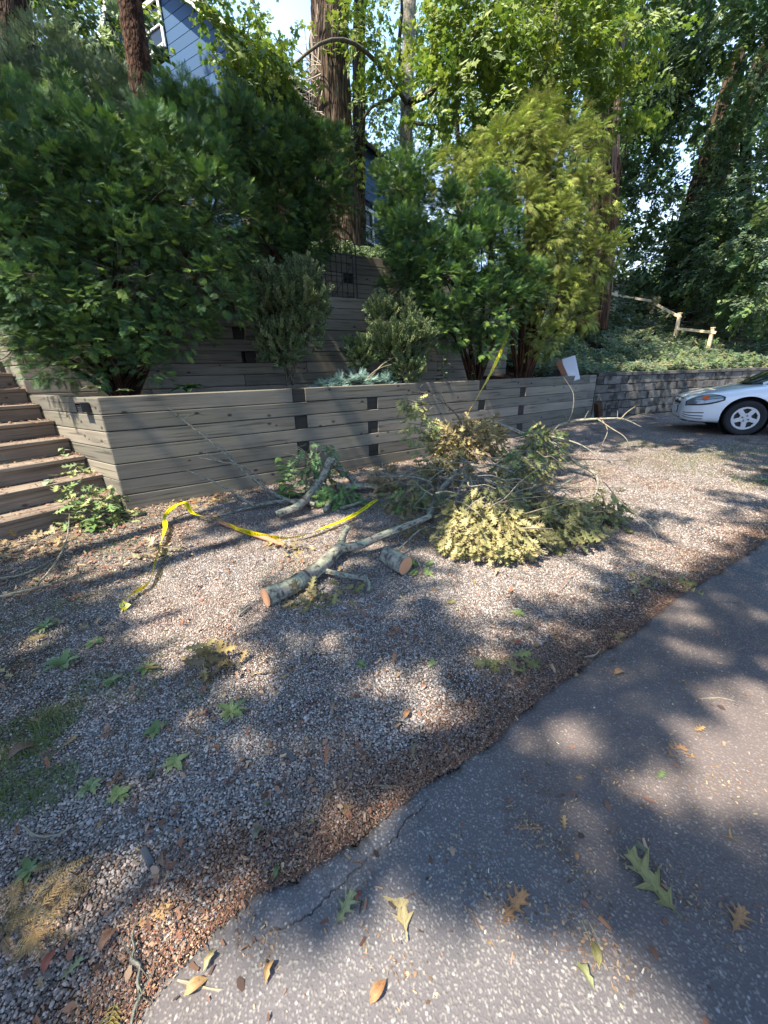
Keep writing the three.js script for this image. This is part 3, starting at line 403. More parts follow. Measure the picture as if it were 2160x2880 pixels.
// ---------------------------------------------------------------- trees
function tree(name, label, base, trunk, o) { // trunk: list of {pts, rad, mat}; children trunk, branch, crown
  const t = thing(name, label, 'tree', base, 0, o.group), b = VA(base), loc = (p) => [p[0] - b.x, p[1] - b.y, p[2] - b.z];
  trunk.forEach((k, i) => mesh(i ? 'branch' : 'trunk', limb(k.pts.map(loc), k.rad, { seg: i ? 7 : 20, n: i ? 14 : 50, ridge: i ? 0 : k.ridge ?? 0.10, wob: 0.06, seed: o.seed }), k.mat || BARK, t));
  for (const c of o.crowns || []) scatter('crown', c.geo, c.mat || LEAF, crownItems(c.lobes, c.n, { seed: o.seed, out: 0.7, rise: -0.1, noUnder: 0, core: 0.25, gap: 0.15, gapF: 0.8, ...c }), t, b);
  return t;
}
tree('oak_tree', 'massive furrowed oak trunk standing behind the terrace yew, centre of the photo', [-0.95, 3.9, -12.1], [{ pts: [[-0.95, 3.8, -12.1], [-1.0, 6, -12.05], [-1.018, 8.164, -12], [-0.914, 9.619, -12], [-1.3, 13.5, -12.2], [-1.6, 18, -12.4]], rad: [0.56, 0.47, 0.42, 0.41, 0.40, 0.32], ridge: 0.16 },
  { pts: [[-1.5, 15, -12.3], [-4, 17.5, -11], [-7, 19, -9]], rad: [0.25, 0.16, 0.06] }, { pts: [[-1.5, 14, -12.3], [1.5, 16.5, -11], [4, 18, -9.5]], rad: [0.24, 0.15, 0.05] }],
  { seed: 21, crowns: [{ geo: BR.broad, lobes: [[-6, 19, -10, 3.2], [3, 18, -11, 3], [-2, 21, -12, 3.5]], n: 700, size: 1.0, pal: WOODS }] });
{ // vine stems on the oak
  const v = thing('vine', 'bare pale vine twigs tangled on the oak trunk and house eave', 'vine', [-1.0, 4, -11.6]), r = rng(9), L = [];
  for (let i = 0; i < 16; i++) { const a = rr(0.5, 2.6, r), q = []; for (let k = 0; k < 6; k++) { const aa = a + rr(-0.25, 0.25, r) + k * 0.05; q.push([-0.05 + Math.cos(aa) * 0.50, 1.2 + k * 0.7 + rr(0, 0.4, r), -0.5 + Math.sin(aa) * 0.50]); } L.push(limb(q, [0.014, 0.012, 0.007], { seg: 5, n: 16 })); }
  for (let i = 0; i < 46; i++) { let p = VA([-1.251, 7.294, -11.5]).add(V(1.0 - 1, -4, 11.6)).add(V(rr(-0.15, 0.1, r), rr(-0.6, 0.7, r), rr(-0.2, 0.1, r))); p = V(p.x + 1.0, p.y, p.z); const q = [[p.x, p.y, p.z]]; for (let k = 0; k < 4; k++) { p.add(V(rr(-0.42, 0.06, r), rr(-0.2, 0.26, r), rr(-0.1, 0.1, r))); q.push([p.x, p.y, p.z]); } L.push(limb(q, [0.010, 0.007, 0.003], { seg: 4, n: 10 })); }
  mesh('stems', merged(L), M([0.42, 0.36, 0.27], 0.9), v);
}
tree('maple_tree', 'slender grey maple trunk right of the oak with leafy boughs', [0.95, 4.0, -12.8], [{ pts: [[0.743, 5.39, -12.8], [0.8, 6.921, -12.8], [0.852, 8.31, -12.8], [0.9, 9.494, -12.8], [0.972, 10.803, -12.9], [1.1, 16, -12.9]], rad: [0.19, 0.17, 0.155, 0.145, 0.13, 0.09], mat: M([0.85, 0.8, 0.74], 0.95, { map: twigC, bumpMap: barkH, bumpScale: 0.012 }), ridge: 0.04 },
  { pts: [[0.845, 7.857, -12.7], [0.358, 7.907, -11.8], [-0.146, 7.758, -10.8], [-0.559, 7.359, -9.8], [-0.935, 6.948, -9.2], [-1.322, 6.542, -8.9], [-1.675, 6.064, -8.5], [-2.036, 5.791, -8.3]], rad: [0.06, 0.05, 0.04, 0.032, 0.026, 0.02, 0.013, 0.005], mat: TWIGDARK }, { pts: [[0.753, 8.171, -12.7], [0.608, 8.534, -12], [0.649, 8.83, -11.5], [0.579, 9.187, -11.2]], rad: [0.05, 0.045, 0.035, 0.02], mat: TWIGDARK },
  { pts: [[0.903, 7.901, -12.7], [1.326, 7.604, -11.8], [1.724, 7.634, -11], [2.116, 7.715, -10.2], [2.339, 7.957, -9.8]], rad: [0.085, 0.07, 0.055, 0.04, 0.02], mat: TWIGDARK }, { pts: [[0.963, 7.49, -12.7], [1.498, 7.154, -12.2], [1.878, 6.787, -12]], rad: [0.05, 0.03, 0.01], mat: TWIGDARK },
  { pts: [[-1.594, 6.091, -8.5], [-1.763, 6.353, -8.4], [-1.773, 6.62, -8.3], [-1.859, 7.036, -8.3]], rad: [0.02, 0.016, 0.012, 0.008], mat: TWIGDARK }, { pts: [[-0.508, 6.877, -12], [-0.088, 7.24, -11.6], [0.46, 7.537, -11.8], [0.679, 7.993, -12.2]], rad: [0.015, 0.03, 0.035, 0.04], mat: TWIGDARK }],
  { seed: 22, crowns: [{ geo: BR.maple, lobes: [lob([-2.16, 6.466, -8.3], 0.42, 0.6), lob([-1.842, 6.326, -8.4], 0.42, 0.6), lob([-1.516, 6.173, -8.6], 0.28, 0.6), lob([-2.251, 6.812, -8.3], 0.4, 0.6), lob([-1.601, 6.758, -8.4], 0.4, 0.6), lob([-2.03, 6.012, -8.5], 0.25, 0.5)], n: 115, size: 0.52, pal: MAPLE, gap: 0.1, gapF: 1.4 },
    { geo: BR.maple, lobes: [lob([0.07, 8.174, -11.5], 0.75, 0.7), lob([0.185, 7.39, -12], 0.6, 0.7), lob([-0.029, 8.137, -10.5], 0.6), lob([-0.119, 6.777, -12.2], 0.5, 0.8), lob([-0.251, 6.016, -11.8], 0.3), lob([0.355, 8.584, -11], 0.5, 0.7)], n: 120, size: 0.55, pal: MAPLE, gap: 0.0, gapF: 1.0 }] });
tree('maple_tree', 'maple whose big boughs hang low over the cypress, upper right of centre', [4.6, 3.4, -13.4], [{ pts: [[4.6, 3.2, -13.4], [4.5, 7, -13.2], [4.3, 11, -12.8], [4.0, 15, -12]], rad: [0.3, 0.27, 0.22, 0.12] },
  { pts: [[4.45, 10, -12.9], [2.145, 8.082, -10.8], [1.782, 7.185, -10.2], [1.942, 6.396, -9.9]], rad: [0.12, 0.08, 0.04, 0.012], mat: TWIGDARK }, { pts: [[4.45, 10.5, -12.9], [3.833, 8.175, -11], [3.515, 7.195, -10.4], [2.797, 6.43, -10]], rad: [0.1, 0.06, 0.035, 0.01], mat: TWIGDARK }],
  { seed: 23, crowns: [{ geo: BR.maple, lobes: [lob([1.808, 7.904, -10.5], 1.0, 0.7), lob([2.237, 7.245, -10.2], 1.3, 0.7), lob([3.172, 7.752, -10.4], 1.4, 0.7), lob([1.966, 6.374, -10], 1.0, 0.7), lob([4.139, 7.437, -10.6], 1.2, 0.7), lob([4.998, 8.154, -11], 1.3, 0.7), lob([5.343, 6.801, -11], 0.7, 0.7), lob([2.86, 6.455, -10.2], 0.9, 0.7), lob([5.898, 7.207, -11.2], 0.7, 0.6), lob([1.641, 7.016, -10.4], 0.7, 0.7), lob([2.361, 8.291, -10.6], 1.2, 0.6), lob([4.084, 8.45, -11], 1.2, 0.6)], n: 1150, size: 0.56, pal: MAPLE, gap: 0.08, gapF: 1.0 }] });
tree('ivy_clad_tree', 'thin sunlit trunk wrapped in ivy right of the oak', [-0.5, 4.0, -12.9], [{ pts: [[-0.524, 4.784, -12.9], [-0.473, 6.325, -13], [-0.394, 7.798, -13], [-0.345, 9.138, -13], [-0.257, 10.361, -13], [-0.4, 14, -13]], rad: [0.2, 0.17, 0.16, 0.15, 0.14, 0.1], ridge: 0.1 }],
  { seed: 24, crowns: [{ geo: BR.maple, lobes: [lob([-0.471, 5.17, -12.7], 0.32, 1.6), lob([-0.467, 5.942, -12.8], 0.22, 1.6), lob([-0.327, 4.813, -12.6], 0.35)], n: 130, size: 0.22, pal: [[0.10, 0.16, 0.05], [0.13, 0.18, 0.07]], gap: 0.8 }] });
tree('oak_tree', 'thick vine-covered reddish trunk rising right behind the cypress', [6.9, 3.2, -13.8], [{ pts: [[6.85, 2.6, -13.8], [6.708, 6.257, -13.8], [6.539, 7.235, -13.8], [6.198, 8.552, -13.8], [5.886, 9.676, -13.8], [5.609, 10.956, -13.9], [5.4, 16, -14]], rad: [0.48, 0.37, 0.34, 0.32, 0.30, 0.28, 0.2], mat: BARKRED, ridge: 0.16 }, { pts: [[6.117, 9.03, -13.8], [6.378, 9.907, -13.9], [6.582, 10.754, -14], [8.6, 15, -14.5]], rad: [0.3, 0.26, 0.22, 0.1], mat: BARKRED }],
  { seed: 25, crowns: [{ geo: BR.broad, lobes: [[7, 14, -14, 3], [9.5, 13.5, -15, 2.6], [4, 15, -14, 2.6]], n: 600, size: 0.85, pal: WOODS }] });
{ const v = thing('vine', 'ropy brown vine stems climbing the reddish trunk', 'vine', [6.9, 3.4, -13.8]), r = rng(19), L = []; for (let i = 0; i < 22; i++) { const a = rr(0.3, 2.9, r), q = []; for (let k = 0; k < 7; k++) { const t = k / 6, c = [lerp(-0.02, -0.75, t), lerp(0, 6.8, t)], aa = a + rr(-0.3, 0.3, r); q.push([c[0] + Math.cos(aa) * (0.44 - 0.08 * t), c[1] + rr(0, 0.4, r), Math.sin(aa) * (0.44 - 0.08 * t)]); } L.push(limb(q, [0.03, 0.024, 0.012], { seg: 5, n: 18 })); } mesh('stems', merged(L), M([0.16, 0.10, 0.07], 0.95), v); }
tree('spruce_trunk', 'brown trunk at top left standing in front of the house window', [-4.55, 4, -10.6], [{ pts: [[-4.5, 3.6, -10.6], [-4.811, 7.169, -10.6], [-4.779, 7.74, -10.6], [-4.774, 8.218, -10.6], [-4.753, 8.74, -10.6], [-5.6, 14, -10.6]], rad: [0.27, 0.235, 0.22, 0.21, 0.20, 0.16], mat: BARKRED, ridge: 0.06 }], { seed: 26 });
tree('dark_trunk_tree', 'dark trunk and pale foliage at the top left corner behind the conifer', [-8.3, 4, -11], [{ pts: [[-8.3, 3.5, -11], [-7.631, 7.507, -11], [-7.521, 8.377, -11], [-7.372, 9.187, -11]], rad: [0.5, 0.45, 0.42, 0.35], mat: BARKDARK }],
  { seed: 27, crowns: [{ geo: BR.broad, lobes: [lob([-6.899, 9.839, -13], 1.1), lob([-8.059, 9.92, -13.5], 1.0), lob([-6.528, 9.335, -13], 0.8), lob([-8.773, 9.953, -13], 1.2)], n: 260, size: 0.75, pal: MAPLE.concat(JUN), gap: 0.1 }] });
// leaning trees on the right and the wood behind
const bend = (a, b, c, d, r, mat = BARKDARK) => ({ pts: [a, b, c, d], rad: r, mat });
tree('leaning_tree', 'dark leaning trunk sweeping up to the right edge above the fence', [13.2, 3.3, -18.5], [bend([13.187, 2.976, -18.5], [13.051, 5.921, -18.5], [13.21, 8.877, -18.3], [13.922, 12.286, -18], [0.42, 0.38, 0.34, 0.26])],
  { seed: 31, crowns: [{ geo: BR.broad, lobes: [lob([10.433, 11.735, -17], 2.0), lob([12.285, 10.071, -16.5], 1.8), lob([10.255, 10.909, -18], 1.5), lob([12.858, 7.09, -16.5], 1.4), lob([11.806, 11.098, -16], 2.0), lob([13.274, 4.88, -15.5], 1.3), lob([9.404, 12.597, -18], 1.8)], n: 1100, size: 0.72, pal: WOODS, gap: 0.12, gapF: 0.55 }] });
tree('leaning_tree', 'second dark leaning trunk just left of the other one above the fence', [12.6, 3.5, -19.5], [bend([13.125, 3.266, -19.5], [13.03, 5.83, -19.5], [13.469, 9.521, -19.5], [13.847, 12.698, -19.5], [0.36, 0.33, 0.28, 0.2])],
  { seed: 32, crowns: [{ geo: BR.broad, lobes: [lob([11.276, 8.037, -20], 1.7), lob([11.903, 5.735, -19], 1.3), lob([10.343, 9.794, -20], 1.6), lob([12.79, 5.363, -17.5], 1.3), lob([13.001, 4.219, -16.5], 1.0), lob([12.54, 6.43, -18], 0.8)], n: 900, size: 0.72, pal: WOODS, gap: 0.16, gapF: 0.6 }] });
tree('forest_tree', 'mottled trunk near the right edge behind the last fence post', [14.355, 2.206, -17], [bend([14.355, 2.206, -17], [14.164, 3.642, -17], [13.847, 5.223, -17], [12.973, 8.855, -17], [0.26, 0.24, 0.22, 0.15])],
  { seed: 33, crowns: [{ geo: BR.broad, lobes: [lob([12.623, 5.44, -15.5], 1.3), lob([13.352, 3.657, -15], 1.0), lob([12.484, 4.582, -16], 0.9), lob([13.184, 7.165, -16], 1.5)], n: 520, size: 0.62, pal: WOODS.concat([[0.08, 0.13, 0.05]]), gap: 0.15 }] });
{ // wood further back: each tree with its own trunk and crown
  const r = rng(55), spots = [[9, -24], [13, -25], [17, -24], [21, -23], [25, -22], [11, -30], [16, -31], [22, -30], [28, -28], [5, -27], [1, -30], [-4, -29], [7, -34], [33, -26], [-10, -24], [-15, -20], [18, -19.5], [22, -17.5]];
  const say = ['behind the fence', 'right of the leaning trunks', 'past the far fence post', 'at the right edge', 'far right beyond the frame edge', 'deep behind the fence', 'deep behind the leaning trunks', 'deep right', 'deep far right', 'behind the cypress', 'behind the slender maple', 'behind the house', 'far behind the cypress', 'outermost right', 'left behind the conifer', 'outermost left', 'near the right edge behind the mottled trunk', 'right behind the parked car'];
  spots.forEach(([x, z], i) => {
    const y = Math.max(0.3, hillY(x, z)), h = rr(9, 13, r), lean = rr(-0.8, 0.8, r), lob_ = []; const low = i > 15 ? 1.6 : 2.2;
    for (let k = 0; k < 7; k++) lob_.push([x + lean * k / 6 + rr(-2, 2, r), y + low + k / 6 * h + rr(-0.5, 0.5, r), z + rr(-1.2, 1.2, r), rr(1.5, 2.4, r), 0.8]);
    tree('forest_tree', 'green woodland tree ' + say[i], [x, y, z], [{ pts: [[x, y - 0.4, z], [x + lean * 0.3, y + h * 0.4, z], [x + lean, y + h, z]], rad: [rr(0.16, 0.3, r), 0.16, 0.06], mat: BARKDARK, ridge: 0.05 }], { seed: 60 + i, group: 'trees of the wood on the hill', crowns: [{ geo: BR.broad, lobes: lob_, n: 330, size: 0.95, pal: WOODS, gap: 0.0, gapF: 0.45, core: 0.2 }] });
  });
}

// ---------------------------------------------------------------- house behind the trees
{
  const C = [-3.54, 4.6, -15], gl = [-0.86, -0.51], gr = [0.51, -0.86], ey = 10.4 - 4.6, Lh = 11, Wd = 9, slope = 0.8;
  const h = thing('blue_house', 'slate-blue clapboard house with white trim seen through the trees', 'house', C);
  const SID = [1, 0.9, 1.1].map((k) => M([0.022 * k, 0.07 * k, 0.14 * k], 0.6)), TRIM = M([0.62, 0.62, 0.58], 0.6), ROOF = M([0.07, 0.065, 0.06], 0.95), GL = M([0.02, 0.025, 0.03], 0.08), WHITE = M([0.5, 0.5, 0.48], 0.7);
  const aL = Math.atan2(-gl[1], gl[0]), aR = Math.atan2(-gr[1], gr[0]);
  const board = (name, g, ang, s0, s1, y, hh, t, off, mat, tilt = 0.05) => { if (s1 - s0 < 0.05) return null; const m = mesh(name, new RoundedBoxGeometry(s1 - s0, hh, t, 1, 0.004), mat, h), s = (s0 + s1) / 2, nx = ang === aL ? -g[1] : g[1], nz = ang === aL ? g[0] : -g[0]; m.position.set(g[0] * s - nx * off, y, g[1] * s - nz * off); m.rotation.set(0, ang, 0); m.rotateX((ang === aL ? -1 : 1) * tilt); return m; };
  const bh = 0.30;
  for (let y = 0; y < ey + Wd / 2 * slope - 0.1; y += bh) { // gable end
    const top = y + bh, over = Math.max(0, top - ey) / slope; for (const [a, b] of y + bh > 6.75 && y < 8.15 ? [[Math.max(0.05, over), 3.55], [4.48, Wd - over]] : [[Math.max(0.05, over), Wd - over]]) board('siding_board', gl, aL, a, b, y + bh / 2, bh - 0.025, 0.03, -0.02, SID[Math.floor(R() * 3)]);
  }
  for (let y = 0; y < ey - 0.05; y += bh) for (const [a, b] of y + bh > 2.25 && y < 3.6 ? [[0.05, 5.6], [6.6, Lh]] : y + bh > 3.9 && y < 5.0 ? [[0.05, 3], [4, Lh]] : [[0.05, Lh]]) board('siding_board', gr, aR, a, b, y + bh / 2, bh - 0.025, 0.03, -0.02, SID[Math.floor(R() * 3)]);
  const fr = (name, g, ang, s0, s1, y0, y1) => { // window with frame, rail and panes
    const grp = new THREE.Group(); grp.name = 'window'; h.add(grp); const s = (s0 + s1) / 2, w = s1 - s0, hh = y1 - y0; grp.position.set(g[0] * s, y0 + hh / 2, g[1] * s); grp.rotation.y = ang; const f = ang === aL ? -1 : 1;
    const b = (n, ww, h2, x, y, z, mt, t = 0.05) => { const m = mesh(n, new RoundedBoxGeometry(ww, h2, t, 1, 0.006), mt, grp); m.position.set(x, y, f * z); };
    b('frame', 0.11, hh + 0.2, -w / 2 - 0.02, 0, 0.05, TRIM); b('frame', 0.11, hh + 0.2, w / 2 + 0.02, 0, 0.05, TRIM); b('frame', w, 0.12, 0, hh / 2 + 0.04, 0.053, TRIM, 0.06); b('sill', w + 0.06, 0.1, 0, -hh / 2 - 0.05, 0.075, TRIM, 0.1); b('sash_rail', w - 0.02, 0.05, 0, -0.02, 0.02, TRIM, 0.04);
    b('pane', w - 0.06, hh / 2 - 0.05, 0, hh / 4, -0.02, GL, 0.01); b('pane', w - 0.06, hh / 2 - 0.05, 0, -hh / 4, -0.01, GL, 0.01);
  };
  fr('window', gl, aL, 3.62, 4.42, 6.95, 8.0); fr('window', gr, aR, 5.7, 6.5, 2.4, 3.5); fr('window', gr, aR, 3.1, 3.9, 4.0, 4.9);
  board('corner_board', gl, aL, -0.02, 0.16, ey / 2, ey, 0.05, -0.045, TRIM, 0); board('corner_board', gr, aR, 0.0, 0.16, ey / 2, ey, 0.05, -0.047, TRIM, 0);
  board('frieze_board', gr, aR, 0.2, Lh, ey - 0.75, 0.16, 0.12, -0.1, TRIM, 0); board('gutter', gr, aR, -0.3, Lh + 0.3, ey + 0.02, 0.14, 0.14, -0.42, TRIM, 0); board('soffit', gr, aR, -0.3, Lh + 0.3, ey + 0.12, 0.03, 0.5, -0.2, TRIM, 0); board('foundation_panel', gr, aR, 4.5, 8.5, 1.0, 2.0, 0.06, -0.05, WHITE, 0);
  for (const sgn of [0, 1]) { // rakes and roof slabs
    const len = Wd / 2 * Math.hypot(1, slope) + 0.5, a = Math.atan(slope);
    const piv = new THREE.Group(); piv.name = 'roof'; h.add(piv); const s = Wd / 2; piv.position.set(gl[0] * s, ey + Wd / 2 * slope, gl[1] * s); piv.rotation.y = aL;
    const slab = mesh('shingle_slab', new THREE.BoxGeometry(len, 0.1, Lh + 0.8), ROOF, piv); slab.rotation.z = sgn ? -a : a; slab.position.set((sgn ? 1 : -1) * Math.cos(a) * len / 2, -Math.sin(a) * len / 2 + 0.1 + sgn * 0.004, Lh / 2);
    const rk = mesh('rake_board', new THREE.BoxGeometry(len, 0.22, 0.04), TRIM, piv); rk.rotation.z = sgn ? -a : a; rk.position.set((sgn ? 1 : -1) * Math.cos(a) * len / 2, -Math.sin(a) * len / 2 - 0.05, -0.43 - sgn * 0.003);
  }
  const core = mesh('wall', new THREE.BoxGeometry(Wd - 0.2, ey + 0.6, Lh - 0.2), M([0.02, 0.03, 0.05], 0.9), h); core.position.set(gl[0] * Wd / 2 + gr[0] * Lh / 2, ey / 2 - 0.35, gl[1] * Wd / 2 + gr[1] * Lh / 2); core.rotation.y = aL;
}
{ // red brick pier glimpsed through the yews
  const b = thing('brick_pier', 'weathered red brick pier glimpsed between the two dark yews', 'pier', [-2.75, 3.9, -11.4], 0.6), r = rng(4), mats = [[0.30, 0.12, 0.08], [0.36, 0.16, 0.11], [0.25, 0.10, 0.075], [0.42, 0.22, 0.16]].map((c) => M(c, 0.9)), g = new RoundedBoxGeometry(0.2, 0.062, 0.1, 1, 0.006);
  for (let c = 0; c < 34; c++) for (let k = 0; k < 5; k++) { const m = mesh('brick', g, mats[Math.floor(r() * 4)], b); m.position.set(-0.42 + k * 0.21 + (c % 2) * 0.105, 0.03 + c * 0.074, 0.25 + rr(-0.003, 0.003, r)); }
  const core = mesh('mortar', new THREE.BoxGeometry(1.1, 2.5, 0.5), M([0.33, 0.30, 0.27], 0.95), b); core.position.set(0.05, 1.25, 0.04);
}
{ // wrought iron trellis
  const IR = M([0.015, 0.015, 0.016], 0.55), a = [-0.82, 2.72, -9.35], t = thing('iron_trellis', 'black wrought iron trellis with a double round arch against the top wall', 'trellis', a, 0.5);
  const arc = (r, y) => { const q = []; for (let i = 0; i <= 14; i++) { const k = Math.PI * i / 14; q.push([-Math.cos(k) * r, y + Math.sin(k) * r, 0]); } return q; };
  mesh('arch', limb(arc(0.40, 1.18), [0.014, 0.014], { n: 40, wob: 0 }), IR, t); mesh('arch', limb(arc(0.32, 1.08), [0.01, 0.01], { n: 40, wob: 0 }), IR, t);
  for (const x of [-0.4, 0.4]) mesh('post', bar([x, -0.1, 0], [x, 1.2, 0], 0.014), IR, t); for (const x of [-0.32, 0.32]) mesh('post', bar([x, -0.1, 0], [x, 1.1, 0], 0.01), IR, t);
  for (const x of [-0.18, -0.06, 0.06, 0.18]) mesh('bar', bar([x, -0.1, 0], [x, 1.08 + Math.sqrt(0.1024 - x * x), 0], 0.008), IR, t);
  for (const y of [0.25, 0.7, 1.1]) mesh('crossbar', bar([-0.4, y, 0.004], [0.4, y, 0.004], 0.009), IR, t);
  mesh('brace', bar([-0.3, 0.1, 0.02], [0.3, 0.95, 0.02], 0.007), IR, t);
}
// ---------------------------------------------------------------- fence on the slope
{
  const FW = [[0.60, 0.47, 0.28], [0.66, 0.53, 0.33]].map((c) => M(c, 0.8, { bumpMap: stepH, bumpScale: 0.004 }));
  const posts = [[11.853, 1.66, -15], [11.262, 2.264, -16], [11.159, 3.029, -17.5], [9.832, 3.357, -18], [8.944, 3.95, -18.6]];
  const f = thing('rail_fence', 'new pale timber fence stepping down the ivy slope', 'fence', posts[0]), o = VA(posts[0]);
  const tops = posts.map((p) => [p[0] - o.x, p[1] - o.y + 1.0, p[2] - o.z]);
  posts.forEach((p, i) => { const m = mesh('post', wbox(0.10, 1.25, 0.10, 0.01), FW[i % 2], f); m.position.set(tops[i][0], tops[i][1] - 0.6, tops[i][2]); m.rotation.y = 0.5; const c = mesh('post_cap', wbox(0.125, 0.03, 0.125, 0.008), FW[0], f); c.position.set(tops[i][0], tops[i][1] + 0.04, tops[i][2]); c.rotation.y = 0.5; });
  for (let i = 0; i < tops.length - 1; i++) { const a = VA(tops[i]), b = VA(tops[i + 1]), len = a.distanceTo(b), m = mesh('rail', wbox(len, 0.09, 0.04, 0.008), FW[i % 2], f); a.y -= 0.12; b.y -= i === 0 ? 0.5 : i === 2 ? 0.12 : 0.2; m.position.copy(a).add(b).multiplyScalar(0.5); m.position.z += 0.09; m.quaternion.copy(dirQ(b.clone().sub(a), V(0, 1, 0))); }
}
// ---------------------------------------------------------------- small things on the beds
{
  const p = thing('leaning_board', 'white board propped on a brown plank at the right end of the bed', 'board', [4.42, 1.20, -9.72], -0.5); p.scale.setScalar(0.95);
  const w = mesh('white_panel', new RoundedBoxGeometry(0.30, 0.62, 0.025, 1, 0.004), M([0.72, 0.76, 0.82], 0.45), p); w.position.set(0.1, 0.27, 0.02); w.rotation.set(-0.35, 0, 0.32);
  const b = mesh('brown_plank', wbox(0.60, 0.13, 0.06), M([0.30, 0.15, 0.09], 0.85), p); b.position.set(-0.06, 0.2, 0.06); b.rotation.set(0, 0, -1.05);
  const k = mesh('dark_box', new RoundedBoxGeometry(0.35, 0.26, 0.25, 1, 0.01), M([0.02, 0.017, 0.015], 0.8), p); k.position.set(-0.3, 0.12, -0.06);
}
{ const k = mesh('wood_block', wbox(0.14, 0.62, 0.14, 0.01), M([0.32, 0.20, 0.12], 0.9, { map: stepC })); k.material.color.multiplyScalar(1.6); k.position.set(5.35, 0.42, -9.72); k.rotation.set(0.25, 0.4, 0.42); tag(k, 'brown timber offcut leaning on the joint of timber and block wall', 'wood block'); }
const toothed = (w, droop) => strip(11, (t, i) => { const k = w * (0.25 + 0.75 * Math.sin(Math.PI * Math.min(1, t * 0.8 + 0.12))) * (i % 2 ? 1 : 0.62) * (i === 0 ? 0.15 : i === 11 ? 0.1 : 1) * 0.5; return [k, k * (0.8 + 0.4 * ((i * 7) % 3) / 2)]; }, (t) => 0.18 * Math.sin(t * 2.4) - droop * t * t * 0.5, 0.3);
function leafPlant(name, label, cat, pos, n, len, w, o = {}) { // rosette or bush of blades, each a part
  const t = thing(name, label, cat, pos, R() * 6, o.group), r = rng(o.seed || Math.floor(pos[0] * 1000) ^ Math.floor(pos[2] * 777)), g = o.toothed ? [toothed(w, 0.5), toothed(w * 0.8, 0.8)] : [ovate(w, 5, 0.35), ovate(w * 1.2, 5, 0.6)], mats = (o.pal || [[0.13, 0.19, 0.06], [0.10, 0.155, 0.055], [0.17, 0.22, 0.08]]).map((c) => leafMat(c, 0.35, 0.6));
  for (let i = 0; i < n; i++) { const a = i * 2.4 + rr(-0.3, 0.3, r), up = o.up ? o.up * i / n : 0, m = mesh('leaf', g[i % 2], mats[Math.floor(r() * mats.length)], t), s = len * rr(0.6, 1.15, r) * (o.up ? 1 - 0.5 * i / n : 1); m.scale.setScalar(s); m.quaternion.copy(dirQ(V(Math.cos(a), (o.tilt ?? 0.35) + rr(-0.15, 0.25, r), Math.sin(a)), V(0, 1, 0))); m.position.set(0, up + 0.01, 0); }
  if (o.up) mesh('stem', limb([[0, -0.02, 0], [0.01, o.up * 0.5, 0.01], [0, o.up, 0]], [0.006, 0.005, 0.003], { seg: 5 }), M([0.12, 0.2, 0.06], 0.8), t);
  return t;
}
leafPlant('hosta_plant', 'broad-leaved green plant in the bed above the wall near the left corner', 'plant', [-2.553, 1.336, -5.35], 22, 0.22, 0.55, { seed: 3, tilt: 0.5, pal: [[0.09, 0.21, 0.04], [0.07, 0.17, 0.04], [0.12, 0.26, 0.06]] });
leafPlant('hosta_plant', 'pair of small round leaves at the left corner of the bed', 'plant', [-2.969, 1.353, -4.7], 5, 0.10, 0.8, { seed: 4, tilt: 0.3, pal: [[0.12, 0.22, 0.08]] });
leafPlant('hosta_plant', 'small green seedling under the big yew near the step light', 'plant', [-3.388, 1.389, -4.8], 8, 0.11, 0.7, { seed: 5, tilt: 0.5 });
leafPlant('leafy_sapling', 'upright leafy sapling standing in the bed before the dark yew', 'plant', [1.156, 1.322, -7.55], 14, 0.22, 0.6, { seed: 6, up: 0.42, tilt: 0.3 });
leafPlant('leafy_sapling', 'small weed between the sapling and the caution tape in the bed', 'plant', [1.798, 1.333, -8], 8, 0.14, 0.6, { seed: 7, up: 0.14, tilt: 0.4 });
{ // blue juniper clippings
  const g = thing('blue_juniper', 'low silvery blue-green feathery clump spilling over the wall top', 'plant', [-0.368, 1.315, -6.75]), r = rng(8), it = [], b = g.position.clone();
  for (let i = 0; i < 130; i++) { const s = rr(-0.72, 0.68, r), p = V(b.x + WT[0] * s, 1.27 + rr(0, 0.16, r) * (1 - Math.abs(s)), b.z + WT[1] * s + rr(-0.2, 0.12, r)); it.push([p, V(rr(-1, 1, r), rr(-0.1, 0.5, r), rr(-0.4, 1, r)), V(0, 1, 0.2), rr(0.2, 0.34, r), pick([[0.22, 0.34, 0.29], [0.28, 0.40, 0.34], [0.16, 0.27, 0.22]], r)]); }
  scatter('foliage', BR.juniper, NEEDLE, it, g, b);
  mesh('twigs', merged([limb([[0.15, 0.05, 0], [0.4, 0.3, -0.1], [0.62, 0.42, -0.2]], [0.01, 0.008, 0.004], { seg: 5 }), limb([[0.1, 0.05, 0.02], [0.3, 0.22, -0.05], [0.55, 0.30, -0.1]], [0.008, 0.006, 0.003], { seg: 5 })]), TWIGDRY, g);
}
